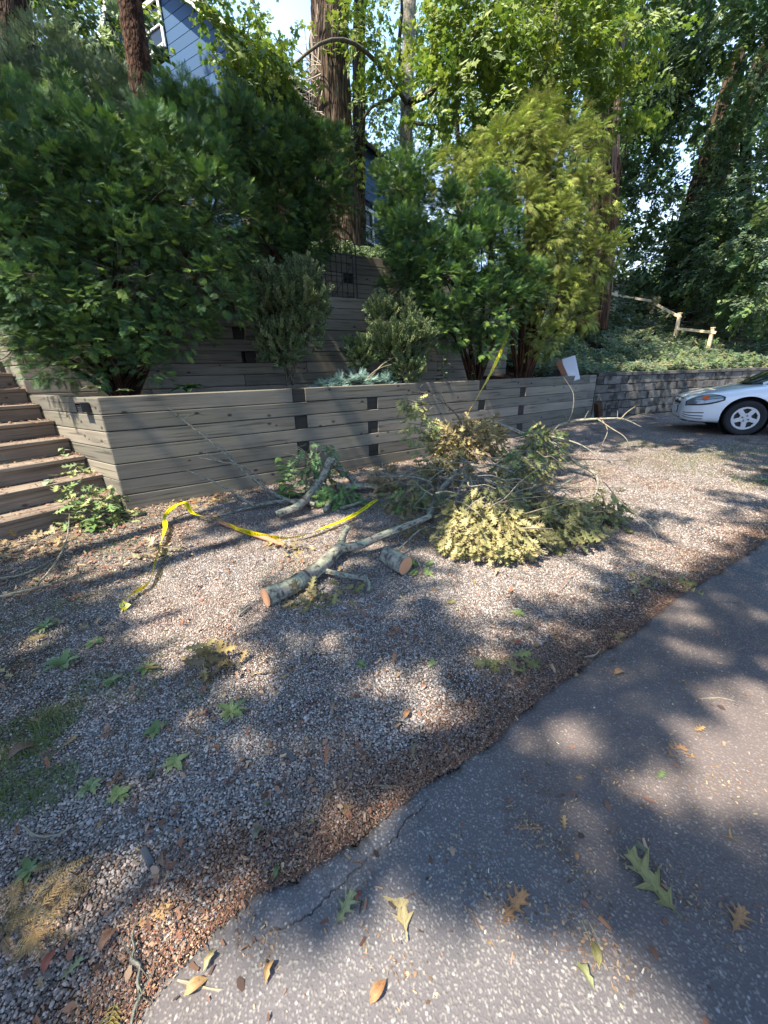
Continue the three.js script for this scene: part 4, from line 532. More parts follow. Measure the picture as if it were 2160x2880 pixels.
// ---------------------------------------------------------------- ivy and ground cover on the slope
{
  const r = rng(66), it = [], it2 = [], pal = [[0.08, 0.14, 0.05], [0.11, 0.18, 0.055], [0.06, 0.11, 0.04], [0.15, 0.19, 0.065], [0.19, 0.19, 0.08]];
  for (let i = 0; i < 9000; i++) { const s = rr(-1.5, 14, r), d = 0.32 + 9 * Math.pow(r(), 1.6), x = WB[0] + BT[0] * s + BT[1] * d, z = WB[1] + BT[1] * s - BT[0] * d, y = hillY(x, z); if (y < 0.5 || n2(x * 0.8, z * 0.8) > 0.55) continue; it.push([V(x, y + rr(0.02, 0.22, r), z), V(rr(-1, 1, r), rr(-0.1, 0.6, r), rr(-1, 1, r)), V(rr(-0.3, 0.3, r), 1, 0.4), rr(0.22, 0.46, r), pick(pal, r)]); }
  for (let i = 0; i < 2600; i++) { const s = rr(2, 9, r), d = 0.25 + 1.5 * r(), x = W3A[0] + W3T[0] * s + W3T[1] * d, z = W3A[1] + W3T[1] * s - W3T[0] * d; it2.push([V(x, 3.95 + rr(0, 0.3, r), z), V(rr(-1, 1, r), rr(-0.3, 0.5, r), rr(-1, 1, r)), V(0, 1, 0.3), rr(0.16, 0.32, r), pick([[0.10, 0.17, 0.04], [0.07, 0.13, 0.03]], r)]); }
  scatter('ivy_ground_cover', BR.broad, LEAF, it).forEach((m) => tag(m, 'ivy and low weeds covering the slope above the block wall'));
  scatter('ivy_ground_cover', BR.broad, LEAF, it2).forEach((m) => tag(m, 'bright ivy along the edge of the top timber wall'));
  const un = []; for (let i = 0; i < 2200; i++) { const x = rr(8, 30, r), z = rr(-27, -16, r), y = hillY(x, z); if (y < 0.5) continue; un.push([V(x, y + rr(0, 0.9, r), z), V(rr(-1, 1, r), rr(-0.2, 0.8, r), rr(-1, 1, r)), V(0, 1, 0), rr(0.6, 1.0, r), pick([[0.09, 0.12, 0.04], [0.13, 0.14, 0.06], [0.05, 0.09, 0.025]], r)]); }
  scatter('undergrowth', BR.broad, LEAF, un).forEach((m) => tag(m, 'tangled undergrowth in the wood behind the fence'));
}
// ---------------------------------------------------------------- unseen trees, crowns shaped along the sun rays to shade verge and road
{
  const LIT = [[-1.95, -3.12, 1.22, 0.06, -0.43, -0.81], [-0.64, -3.66, 0.62, 0.04, -0.12, -0.87], [1.02, -2.97, 0.55, 0.03, 0.26, -0.86], [0.67, -1.76, 0.19, 0.01, 0.03, -0.11], [3.75, -5.24, 1.36, 0.26, 1.07, -1.65], [2.63, -3.07, 0.71, 0.04, 0.36, -0.49], [-1.30, -2.10, 0.48, 0.02, -0.15, -0.32], [-4.93, -5.41, 0.64, 0.05, -1.25, -1.52], [-0.71, -1.71, 0.20, 0.01, -0.04, -0.14], [1.55, -1.18, 0.38, 0.01, 0.31, -0.33], [2.04, -2.11, 0.36, 0.02, 0.12, -0.15], [-0.08, -0.47, 0.25, 0.00, -0.01, -0.18], [-0.62, -0.68, 0.22, 0.00, -0.04, -0.09], [-1.06, -0.66, 0.10, 0.00, -0.06, -0.07], [0.55, -0.60, 0.08, 0.00, 0.05, -0.09], [-0.13, -0.95, 0.22, 0.01, -0.00, -0.08], [1.38, -2.35, 0.24, 0.01, 0.13, -0.26], [2.05, -9.87, 1.08, 0.33, 0.91, -4.55], [4.43, -6.34, 0.64, 0.19, 0.36, -0.57], [0.1, -0.40, 0.5, 0, 0, 0.3], [-0.45, -0.45, 0.25, 0, 0, 0.2], [1.75, -1.74, 0.16, 0.01, 0.07, -0.09], [-14.60, -20.17, 1.08, 0.18, -9.37, -13.33], [0.05, -1.58, 0.19, 0.01, 0.00, -0.10], [0.66, -1.21, 0.11, 0.00, 0.03, -0.09]];
  const litAt = (x, z) => { let k = 0; for (const [cx, cz, ax, az, bx, bz] of LIT) { const D = ax * bz - az * bx, dx = x - cx, dz = z - cz, u = (dx * bz - dz * bx) / D, v = (ax * dz - az * dx) / D; k = Math.max(k, 1.25 - Math.hypot(u, v)); } return k; };
  const r = rng(91), sets = [[], []];
  for (let i = 0; i < 90000 && sets[0].length + sets[1].length < 15000; i++) {
    const near = i % 3 > 0, qa = rr(-1.5, 1.5, r), qd = Math.exp(rr(-1.2, 1.6, r)), x = near ? Math.sin(qa) * qd : rr(-7, 12, r), z = near ? 0.3 - Math.cos(qa) * qd : rr(-11.5, 1.6, r), far = Math.hypot(x, z), fine = far < 4; if (behind(WA, WT, x, z) > -0.35 - 0.25 * sst(1, 4, x)) continue; if (Math.hypot(x + 3.35, z + 4.6) < 1.6) continue;
    const k = litAt(x, z) + 0.22 * n2(x * 2.2, z * 2.2); if (k > (fine ? 0.1 : 0.22) || (k > (fine ? -0.1 : 0.02) && r() < 0.6)) continue; 
    const hgt = rr(7.5, 11.5, r), t = hgt / SUN.y, p = V(x + SUN.x * t, hgt, z + SUN.z * t); if (p.z < 0 && (p.y - 1.5) < -p.z * 0.74) continue;
    sets[p.x > 1.5 ? 1 : 0].push([p, V(rr(-1, 1, r), rr(-0.4, 0.3, r), rr(-1, 1, r)), V(rr(-0.3, 0.3, r), 1, rr(-0.3, 0.3, r)), Math.min(0.66, Math.max(0.17, 0.12 * far)) * rr(0.8, 1.2, r), pick(WOODS, r)]);
  }
  for (let i = 0; i < 2600; i++) { // unseen boughs added to shade the dark yews and upper terrace; the cypress and some tops stay in the sun
    const x = rr(-6.2, 1.9, r), z = rr(-9.6, -4.7, r), y = 3; if (behind(WA, WT, x, z) < 0.5) continue; if (n2(x * 1.1 + 4, z * 1.1) + 0.5 * n2(x * 2.7, z * 2.7) > 0.28) continue; if (Math.hypot(x + 5.2, z + 5.6) < 1.0 || Math.hypot(x + 2.9, z + 6.4) < 0.55 || Math.hypot(x + 1.95, z + 6.3) < 0.6 || Math.hypot(x + 0.2, z + 6.8) < 0.6) continue;
    const t = (rr(8.5, 12, r) - y) / SUN.y, p = V(x + SUN.x * t, y + SUN.y * t, z + SUN.z * t); if (p.z < 0 && (p.y - 1.5) < -p.z * 0.74) continue;
    sets[0].push([p, V(rr(-1, 1, r), rr(-0.4, 0.3, r), rr(-1, 1, r)), V(rr(-0.3, 0.3, r), 1, rr(-0.3, 0.3, r)), rr(0.45, 0.7, r), pick(WOODS, r)]);
  }
  [[[-9.5, 0, 3.8], 'tall unseen tree to the left, crown shaped to shade the gravel'], [[9.5, 0.1, 3.6], 'tall unseen tree across the road on the right, crown shaped to cast shade']].forEach(([b, label], i) => {
    const tr = thing('unseen_shade_tree', label, 'tree', b), s = i ? -1 : 1, L = [];
    mesh('trunk', limb([[0, -0.3, 0], [0.1 * s, 4, 0], [0.5 * s, 8, -0.2], [0.9 * s, 10, -0.5]], [0.5, 0.42, 0.32, 0.15], { seg: 16, n: 30, ridge: 0.15 }), BARK, tr);
    for (const [x, y, z] of i ? [[-5, 10, -3], [-3, 9.5, -6], [-7, 9, -1]] : [[3.5, 9.5, -2], [5.5, 10, -5], [4.6, 9.6, -6.4], [6.5, 10.5, -1]]) mesh('branch', limb([[0.4 * s, 6.5, -0.1], [x * 0.5, (6.5 + y) / 2 + 0.8, z * 0.5], [x, y, z]], [0.2, 0.12, 0.03], { seg: 8, n: 14 }), BARK, tr);
    scatter('crown', BR.broad, LEAF, sets[i], tr, VA(b));
  });
}

// ---------------------------------------------------------------- gravel stones, litter, moss, grass
{
  const r = rng(7), stone = [0, 1, 2].map((s) => { const g = new THREE.IcosahedronGeometry(1, 0), p = g.attributes.position; for (let i = 0; i < p.count; i++) { const x = p.getX(i), y = p.getY(i), z = p.getZ(i), k = 1 + 0.28 * n3(x * 1.3 + s * 9, y * 1.3, z * 1.3); p.setXYZ(i, x * k, y * k * 0.62, z * k * 0.8); } g.computeVertexNormals(); return g; });
  const it = [], tone = (rn) => { const k = 0.10 + 0.34 * Math.pow(rn(), 1.9), q = rn(); return q < 0.26 ? [k * 1.15, k * 0.90, k * 0.76] : q < 0.36 ? [k * 0.98, k * 0.98, k * 0.95] : [k * 1.04, k * 0.96, k * 0.88]; };
  let tries = 0;
  while (it.length < 300000 && tries++ < 1100000) {
    const d = rr(0.45, 9.5, r), a = rr(-1.18, 1.18, r), x = Math.sin(a) * d, z = -Math.cos(a) * d; if (behind(WA, WT, x, z) > 0.02 && x > -3.2) continue; if (x < -3.0 && (x - WA[0]) * RU[0] + (z - WA[1]) * RU[1] > 0.1) continue;
    const e = edgeDist(x, z); if (e < 0.015 || r() < sst(6, 9.5, d)) continue;
    const lit = 0.20 + 0.13 * n2(x * 2, z * 2); if (e < lit && r() < 0.72 - 0.6 * e / lit) continue;
    const thin = n2(x * 0.7 + 3, z * 0.7) * 0.5 + n2(x * 2.3, z * 2.3 + 9) * 0.4; if (thin > 0.2 && r() < thin * 1.3) continue; const bare = sst(0.3, -0.7, (x + 1.75) + (z + 1.5) * -0.15); if (r() < bare * 0.75) continue;
    const s = (0.0034 + 0.0046 * Math.pow(r(), 2)) * 0.82 * (1 + d * 0.06) * (r() < 0.015 ? 1.7 : 1); it.push([V(x, groundY(x, z) + s * rr(0.1, 0.5, r), z), V(rr(-1, 1, r), rr(-0.4, 0.4, r), rr(-1, 1, r)), V(rr(-0.5, 0.5, r), 1, rr(-0.5, 0.5, r)), s, (() => { const c = tone(r), m = Math.max(0, n2(x * 0.8 + 9, z * 0.8)) * 0.9 + Math.max(0, n2(x * 3, z * 3)) * 0.3; return [c[0] * (1 + 0.04 * m), c[1] * (1 - 0.13 * m), c[2] * (1 - 0.24 * m)]; })()]);
  }
  scatter('gravel', stone, M([1, 1, 1], 0.85, { specularIntensity: 0.5 }), it).forEach((m) => tag(m, 'loose grey and white pea gravel covering the verge'));
  // brown crumbled leaf litter along the road edge, the steps and the beds
  const chip = [strip(2, (t) => [0.22 * (1 - t * 0.5), 0.16], (t) => 0.25 * t * t), strip(2, (t) => [0.07, 0.06], (t) => 0.12 * Math.sin(t * 3)), strip(2, (t) => [0.34 * Math.sin(0.5 + t * 2.2), 0.3 * Math.sin(0.4 + t * 2.4)], (t) => 0.4 * t * (1 - t))];
  const br = [[0.17, 0.085, 0.055], [0.11, 0.06, 0.04], [0.25, 0.14, 0.085], [0.065, 0.042, 0.032], [0.36, 0.24, 0.15], [0.22, 0.10, 0.06]], L = [];
  const lay = (x, y, z, s) => L.push([V(x, y + rr(0.002, 0.008, r), z), V(rr(-1, 1, r), rr(-0.15, 0.2, r), rr(-1, 1, r)), V(rr(-0.3, 0.3, r), 1, rr(-0.3, 0.3, r)), s, pick(br, r)]);
  for (let i = 0; i < 120000; i++) { const s = Math.floor(rr(5, 28, r)), t = r(), [ax, az] = EDGE[s], [bx, bz] = EDGE[s + 1]; if (r() > Math.hypot(bx - ax, bz - az) * 1.6) continue; const w = Math.pow(r(), 1.7) * (0.24 + 0.13 * n2((ax + t * (bx - ax)) * 3, 5)) - 0.015, x = lerp(ax, bx, t) - 0.55 * w + rr(-0.02, 0.02, r), z = lerp(az, bz, t) - 0.83 * w, d = Math.hypot(x, z); if (r() > Math.min(1, 1.6 / d)) continue; lay(x, roadY(x, z) + 0.001, z, rr(0.0028, 0.008, r) * (1 + 0.18 * d)); }
  for (let i = 0; i < 9000; i++) { const d = rr(0.5, 8, r), a = rr(-1.15, 1.15, r), x = Math.sin(a) * d, z = -Math.cos(a) * d; if (behind(WA, WT, x, z) > -0.02) continue; const e = edgeDist(x, z); if (e < 0 && r() < 0.8) continue; if (n2(x * 0.9, z * 0.9 + 4) < -0.1 && r() < 0.7) continue; lay(x, roadY(x, z), z, rr(0.010, 0.032, r)); }
  const FR = []; for (let i = 0; i < 260; i++) { const a = rr(-1.1, 0.6, r), q = rr(0.9, 5.5, r), x = Math.sin(a) * q, z = -Math.cos(a) * q; if (behind(WA, WT, x, z) > -0.05 || edgeDist(x, z) < 0.03) continue; FR.push([V(x, roadY(x, z) + 0.010, z), V(rr(-1, 1, r), rr(-0.1, 0.3, r), rr(-1, 1, r)), V(rr(-0.5, 0.5, r), 1, rr(-0.5, 0.5, r)), rr(0.03, 0.07, r), pick([[0.26, 0.12, 0.06], [0.20, 0.13, 0.08], [0.36, 0.24, 0.13], [0.15, 0.13, 0.07]], r)]); }
  for (let i = 0; i < 2600; i++) { const s = rr(-0.6, 6, r), d = -Math.pow(r(), 1.8) * 1.1 - 0.02, x = WA[0] + WT[0] * s + WN[0] * d, z = WA[1] + WT[1] * s + WN[1] * d; lay(x, roadY(x, z), z, rr(0.015, 0.05, r)); }
  for (let i = 0; i < 7000; i++) { const s = rr(0, 8, r), d = rr(0.2, 1.4, r), x = WA[0] + WT[0] * s + WN[0] * d, z = WA[1] + WT[1] * s + WN[1] * d; lay(x, 1.25, z, rr(0.02, 0.06, r)); }
  for (let i = 0; i < 2600; i++) { const k = 1 + Math.floor(r() * 8), u = 0.1 + 0.34 * (k - 1) + 0.34 * (1 - Math.pow(r(), 1.7)) - 0.02, v = -2.4 * Math.pow(r(), 2.2) - 0.02; lay(WA[0] + RU[0] * u + RV[0] * v, 0.2 * k + 0.002, WA[1] + RU[1] * u + RV[1] * v, rr(0.012, 0.045, r)); }
  for (let i = 0; i < 1800; i++) { const x = -4.6 + 2.6 * r(), z = -3.9 + 1.5 * r(); if (behind(WA, WT, x, z) > -0.02 || (x - WA[0]) * RU[0] + (z - WA[1]) * RU[1] > 0.06) continue; lay(x, roadY(x, z), z, rr(0.015, 0.05, r)); }
  scatter('leaf_litter', chip, leafMat([1, 1, 1], 0.1, 0.95), L).forEach((m) => tag(m, 'crumbled reddish-brown leaf litter and bark bits'));
  scatter('leaf_fragments', [oakLeaf(41, 0.9), oakLeaf(42, 0.7), strip(7, (t, i) => [0.22 * Math.sin(3.1 * t) * (0.6 + 0.4 * (i % 2)), 0.2 * Math.sin(3.1 * t) * (1 - 0.35 * (i % 2))], (t) => 0.3 * Math.sin(t * 4), 0.8)], leafMat([1, 1, 1], 0.15, 0.9), FR).forEach((m) => tag(m, 'curled scraps of dead leaves strewn over the gravel'));
  // pale wood chips and needles on the asphalt
  const ch = []; for (const [p, w, n] of [[[0.472, 0, -0.876], 0.10, 150], [[0.283, 0, -0.761], 0.13, 90], [[0.33, 0, -0.629], 0.13, 160], [[0.541, 0, -0.587], 0.12, 190], [[0.582, 0, -0.99], 0.09, 90], [[0.853, 0, -1.009], 0.16, 120], [[0.575, 0, -0.755], 0.14, 110], [[0.836, 0, -0.749], 0.15, 140], [[-0.379, 0, -0.603], 0.08, 80], [[0.884, 0, -0.659], 0.12, 80], [[0.008, 0, -0.552], 0.10, 60], [[1.249, 0, -1], 0.3, 220], [[1.478, 0, -1.495], 0.3, 180]]) for (let i = 0; i < n; i++) { const a = r() * 6.28, q = w * Math.pow(r(), 0.8), x = p[0] + Math.cos(a) * q, z = p[2] + Math.sin(a) * q * 0.7 + Math.cos(a) * q * 0.5; if (edgeDist(x, z) > 0) continue; ch.push([V(x, roadY(x, z) + 0.002, z), V(rr(-1, 1, r), 0, rr(-1, 1, r)), V(0, 1, 0), rr(0.004, 0.013, r), pick([[0.16, 0.10, 0.06], [0.10, 0.065, 0.045], [0.24, 0.15, 0.09], [0.34, 0.25, 0.15]], r)]); }
  for (let i = 0; i < 750; i++) { const d = rr(0.4, 4.5, r), a = rr(-0.7, 1.1, r), x = Math.sin(a) * d, z = -Math.cos(a) * d; if (edgeDist(x, z) > 0) continue; ch.push([V(x, roadY(x, z) + 0.002, z), V(rr(-1, 1, r), 0, rr(-1, 1, r)), V(0, 1, 0), rr(0.004, 0.013, r), pick([[0.40, 0.30, 0.18], [0.30, 0.18, 0.10], [0.5, 0.44, 0.33], [0.16, 0.10, 0.06]], r)]); }
  scatter('wood_chips', chip, leafMat([1, 1, 1], 0.05, 0.95), ch).forEach((m) => tag(m, 'tiny pale wood chips and needles strewn on the asphalt'));
  // grass and moss
  const blade = [strip(3, (t) => [0.035 * (1 - t), 0.035 * (1 - t)], (t) => 0.25 * t * t)], gr = [];
  const tuft = (cx, cz, rad, n, len) => { for (let i = 0; i < n; i++) { const a = r() * 6.283, q = rad * Math.sqrt(r()), x = cx + Math.cos(a) * q, z = cz + Math.sin(a) * q; if (edgeDist(x, z) < 0.02) continue; gr.push([V(x, groundY(x, z), z), V(rr(-0.7, 0.7, r), rr(0.3, 1.2, r), rr(-0.7, 0.7, r)), V(rr(-1, 1, r), 0.3, rr(-1, 1, r)), len * rr(0.5, 1.2, r), pick([[0.12, 0.19, 0.045], [0.09, 0.15, 0.035], [0.17, 0.22, 0.07], [0.22, 0.23, 0.10]], r)]); } };
  for (const [p, rad, n, len] of [[[-1.624, 0, -1.295], 0.16, 700, 0.045], [[-1.55, 0, -1.142], 0.14, 700, 0.05], [[-1.332, 0, -1.062], 0.10, 350, 0.05], [[-1.436, 0, -0.996], 0.10, 350, 0.05], [[-1.533, 0, -1.365], 0.10, 260, 0.06], [[-1.295, 0, -1.583], 0.14, 180, 0.05], [[-0.927, 0, -1.511], 0.12, 140, 0.04], [[-2.604, 0, -3.354], 0.22, 260, 0.05], [[-0.787, 0, -2.728], 0.25, 260, 0.05], [[0.164, 0, -4.204], 0.3, 160, 0.05], [[4.185, 0.099, -5.74], 0.5, 520, 0.06], [[4.919, 0.139, -5.974], 0.5, 700, 0.06], [[5.721, 0.175, -6.066], 0.5, 700, 0.06], [[4.653, 0.156, -6.948], 0.4, 400, 0.06], [[4.81, 0.114, -5.308], 0.6, 500, 0.06], [[4.671, 0.085, -4.58], 0.3, 200, 0.08], [[4.187, 0.076, -4.997], 0.5, 200, 0.05], [[2.996, 0.056, -6.058], 0.3, 160, 0.06], [[-1.516, 0, -1.59], 0.12, 200, 0.05], [[-1.328, 0, -1.87], 0.15, 120, 0.04], [[-2.284, 0, -2.284], 0.15, 120, 0.05], [[3.257, 0.057, -5.708], 0.3, 120, 0.06]]) tuft(p[0], p[2], rad, n, len);
  scatter('grass', blade, LEAF, gr).forEach((m) => tag(m, 'thin patches of short grass and moss growing through the gravel'));
}
// ---------------------------------------------------------------- weeds
for (const [p, n, len, w, label, o] of [
  [[-2.177, 0, -2.067], 12, 0.085, 0.32, 'sunlit pale weed with ragged leaves left of the tape end'], [[-1.796, 0, -1.734], 12, 0.105, 0.42, 'broad-leaved weed rosette at the left of the gravel'], [[-1.314, -0, -1.693], 8, 0.06, 0.5, 'small bright weed left of the dry leaf heap'],
  [[-0.743, 0, -1.388], 13, 0.085, 0.34, 'deep green dandelion rosette at the lower middle of the gravel'], [[-1.053, 0, -1.307], 5, 0.05, 0.55, 'two-leaved seedling right of the brown curled leaf'], [[-0.884, 0, -1.145], 6, 0.055, 0.45, 'tiny green seedling in the blue-grey gravel'], [[-1.763, 0, -1.927], 8, 0.06, 0.4, 'narrow pale weed between the two left rosettes'],
  [[-1.441, 0, -1.604], 7, 0.05, 0.4, 'scrappy weed below the broad-leaved rosette'], [[-1.169, 0, -1.049], 9, 0.06, 0.35, 'long-leaved weed beside the mossy patch'], [[-1.042, 0, -1.02], 6, 0.05, 0.4, 'slim weed right of the mossy patch'], [[-0.145, 0, -1.678], 6, 0.035, 0.4, 'tiny seedling in the middle of the shaded gravel'], [[0.86, 0, -2.126], 8, 0.06, 0.4, 'pale seedling in front of the yellow leaf pile'],
  [[-1.182, 0, -0.79], 6, 0.05, 0.4, 'seedling above the golden fallen sprig'], [[0.244, 0, -1.675], 5, 0.035, 0.5, 'very small seedling below the yellow leaf pile'], [[-0.051, 0, -4.658], 10, 0.10, 0.4, 'light green weed where the ground tape ends'], [[4.718, 0.087, -4.569], 12, 0.12, 0.3, 'grassy weed at the right edge of the gravel lot'],
]) leafPlant('weed', label, 'weed', [p[0], groundY(p[0], p[2]), p[2]], n + 3, len * 0.95, w * 1.05, { group: 'weeds in the gravel', tilt: 0.5, toothed: n > 8, pal: [[0.20, 0.27, 0.09], [0.15, 0.22, 0.075], [0.25, 0.30, 0.12]] });
leafPlant('leafy_sapling', 'bright green sapling with sunlit leaves against the timber wall', 'plant', [-1.239, 0, -4.657], 26, 0.20, 0.62, { seed: 71, up: 0.55, tilt: 0.25, pal: [[0.16, 0.28, 0.045], [0.20, 0.33, 0.06], [0.11, 0.22, 0.04]] });
leafPlant('leafy_sapling', 'low green plant at the foot of the steps', 'plant', [-3.011, 0, -3.717], 18, 0.13, 0.6, { seed: 72, up: 0.15, tilt: 0.25, pal: [[0.12, 0.22, 0.05], [0.09, 0.18, 0.04]] });
leafPlant('leafy_sapling', 'two-leaved seedling rooted in the third wooden step', 'plant', [-4.02, 0.6, -4.86], 4, 0.13, 0.6, { seed: 73, up: 0.1, tilt: 0.3, pal: [[0.26, 0.32, 0.16]] });
leafPlant('leafy_sapling', 'small pale seedling on the second wooden step', 'plant', [-3.78, 0.41, -4.22], 4, 0.08, 0.8, { seed: 74, up: 0.03, tilt: 0.2, pal: [[0.24, 0.32, 0.18]] });
// ---------------------------------------------------------------- fallen leaves
const [veinC] = tex2(256, 256, (u, v) => { const m = Math.abs(v - 0.5) * 2, sv = Math.abs(((u * 9 - m * 2.2) % 1 + 1) % 1 - 0.5) * 2, b = fbm(u, v, 6, 6, 4, 3), f = fbm(u, v, 40, 40, 2, 8); let k = 0.80 + 0.35 * (b - 0.5) + 0.2 * (f - 0.5); if (sv > 0.9) k += 0.05; if (m < 0.04) k += 0.08; const sp = fbm(u, v, 14, 14, 2, 77) > 0.78 ? 0.7 : 1; return [Math.min(1, k * 1.12) * sp, Math.min(1, k * 1.1) * sp, Math.min(1, k) * sp, 0.5]; }, 1, 1);
const OAK = [11, 12, 13, 14].map((s) => oakLeaf(s, 0.35)), OAKFLAT = [15, 16].map((s) => oakLeaf(s, 0.32)), PLAIN = [strip(6, (t) => { const k = 0.24 * Math.sin(Math.PI * Math.pow(t, 0.8)); return [k, k * 0.9]; }, (t) => 0.18 * Math.sin(t * 4), 0.35), strip(9, (t, i) => { const k = 0.15 * Math.sin(Math.PI * t); return [k * (0.6 + 0.5 * ((i * 5) % 4) / 3), k * (0.7 + 0.7 * ((i * 7) % 3) / 2)]; }, (t) => 0.35 * Math.sin(t * 5) * t, 0.9)];
const leafMats = {}; const LC = { tan: [0.42, 0.27, 0.13], orange: [0.36, 0.19, 0.09], brown: [0.20, 0.105, 0.065], olive: [0.24, 0.22, 0.085], green: [0.24, 0.26, 0.14], grey: [0.20, 0.20, 0.145], red: [0.30, 0.09, 0.06], pale: [0.45, 0.38, 0.22], vivid: [0.15, 0.22, 0.09] };
function fallen(p, size, turn, col, geo, label, name = 'fallen_leaf', group) {
  leafMats[col] ||= M(LC[col], 0.75, { map: veinC, transmission: 0.15, thickness: 0, side: THREE.DoubleSide });
  const m = mesh(name, geo, leafMats[col]); m.position.set(p[0], roadY(p[0], p[2]) + 0.006 + size * 0.03, p[2]); m.rotation.set(rr(-0.12, 0.12), turn, rr(-0.1, 0.12), 'YXZ'); m.scale.setScalar(size); return tag(m, label, 'leaf', group);
}
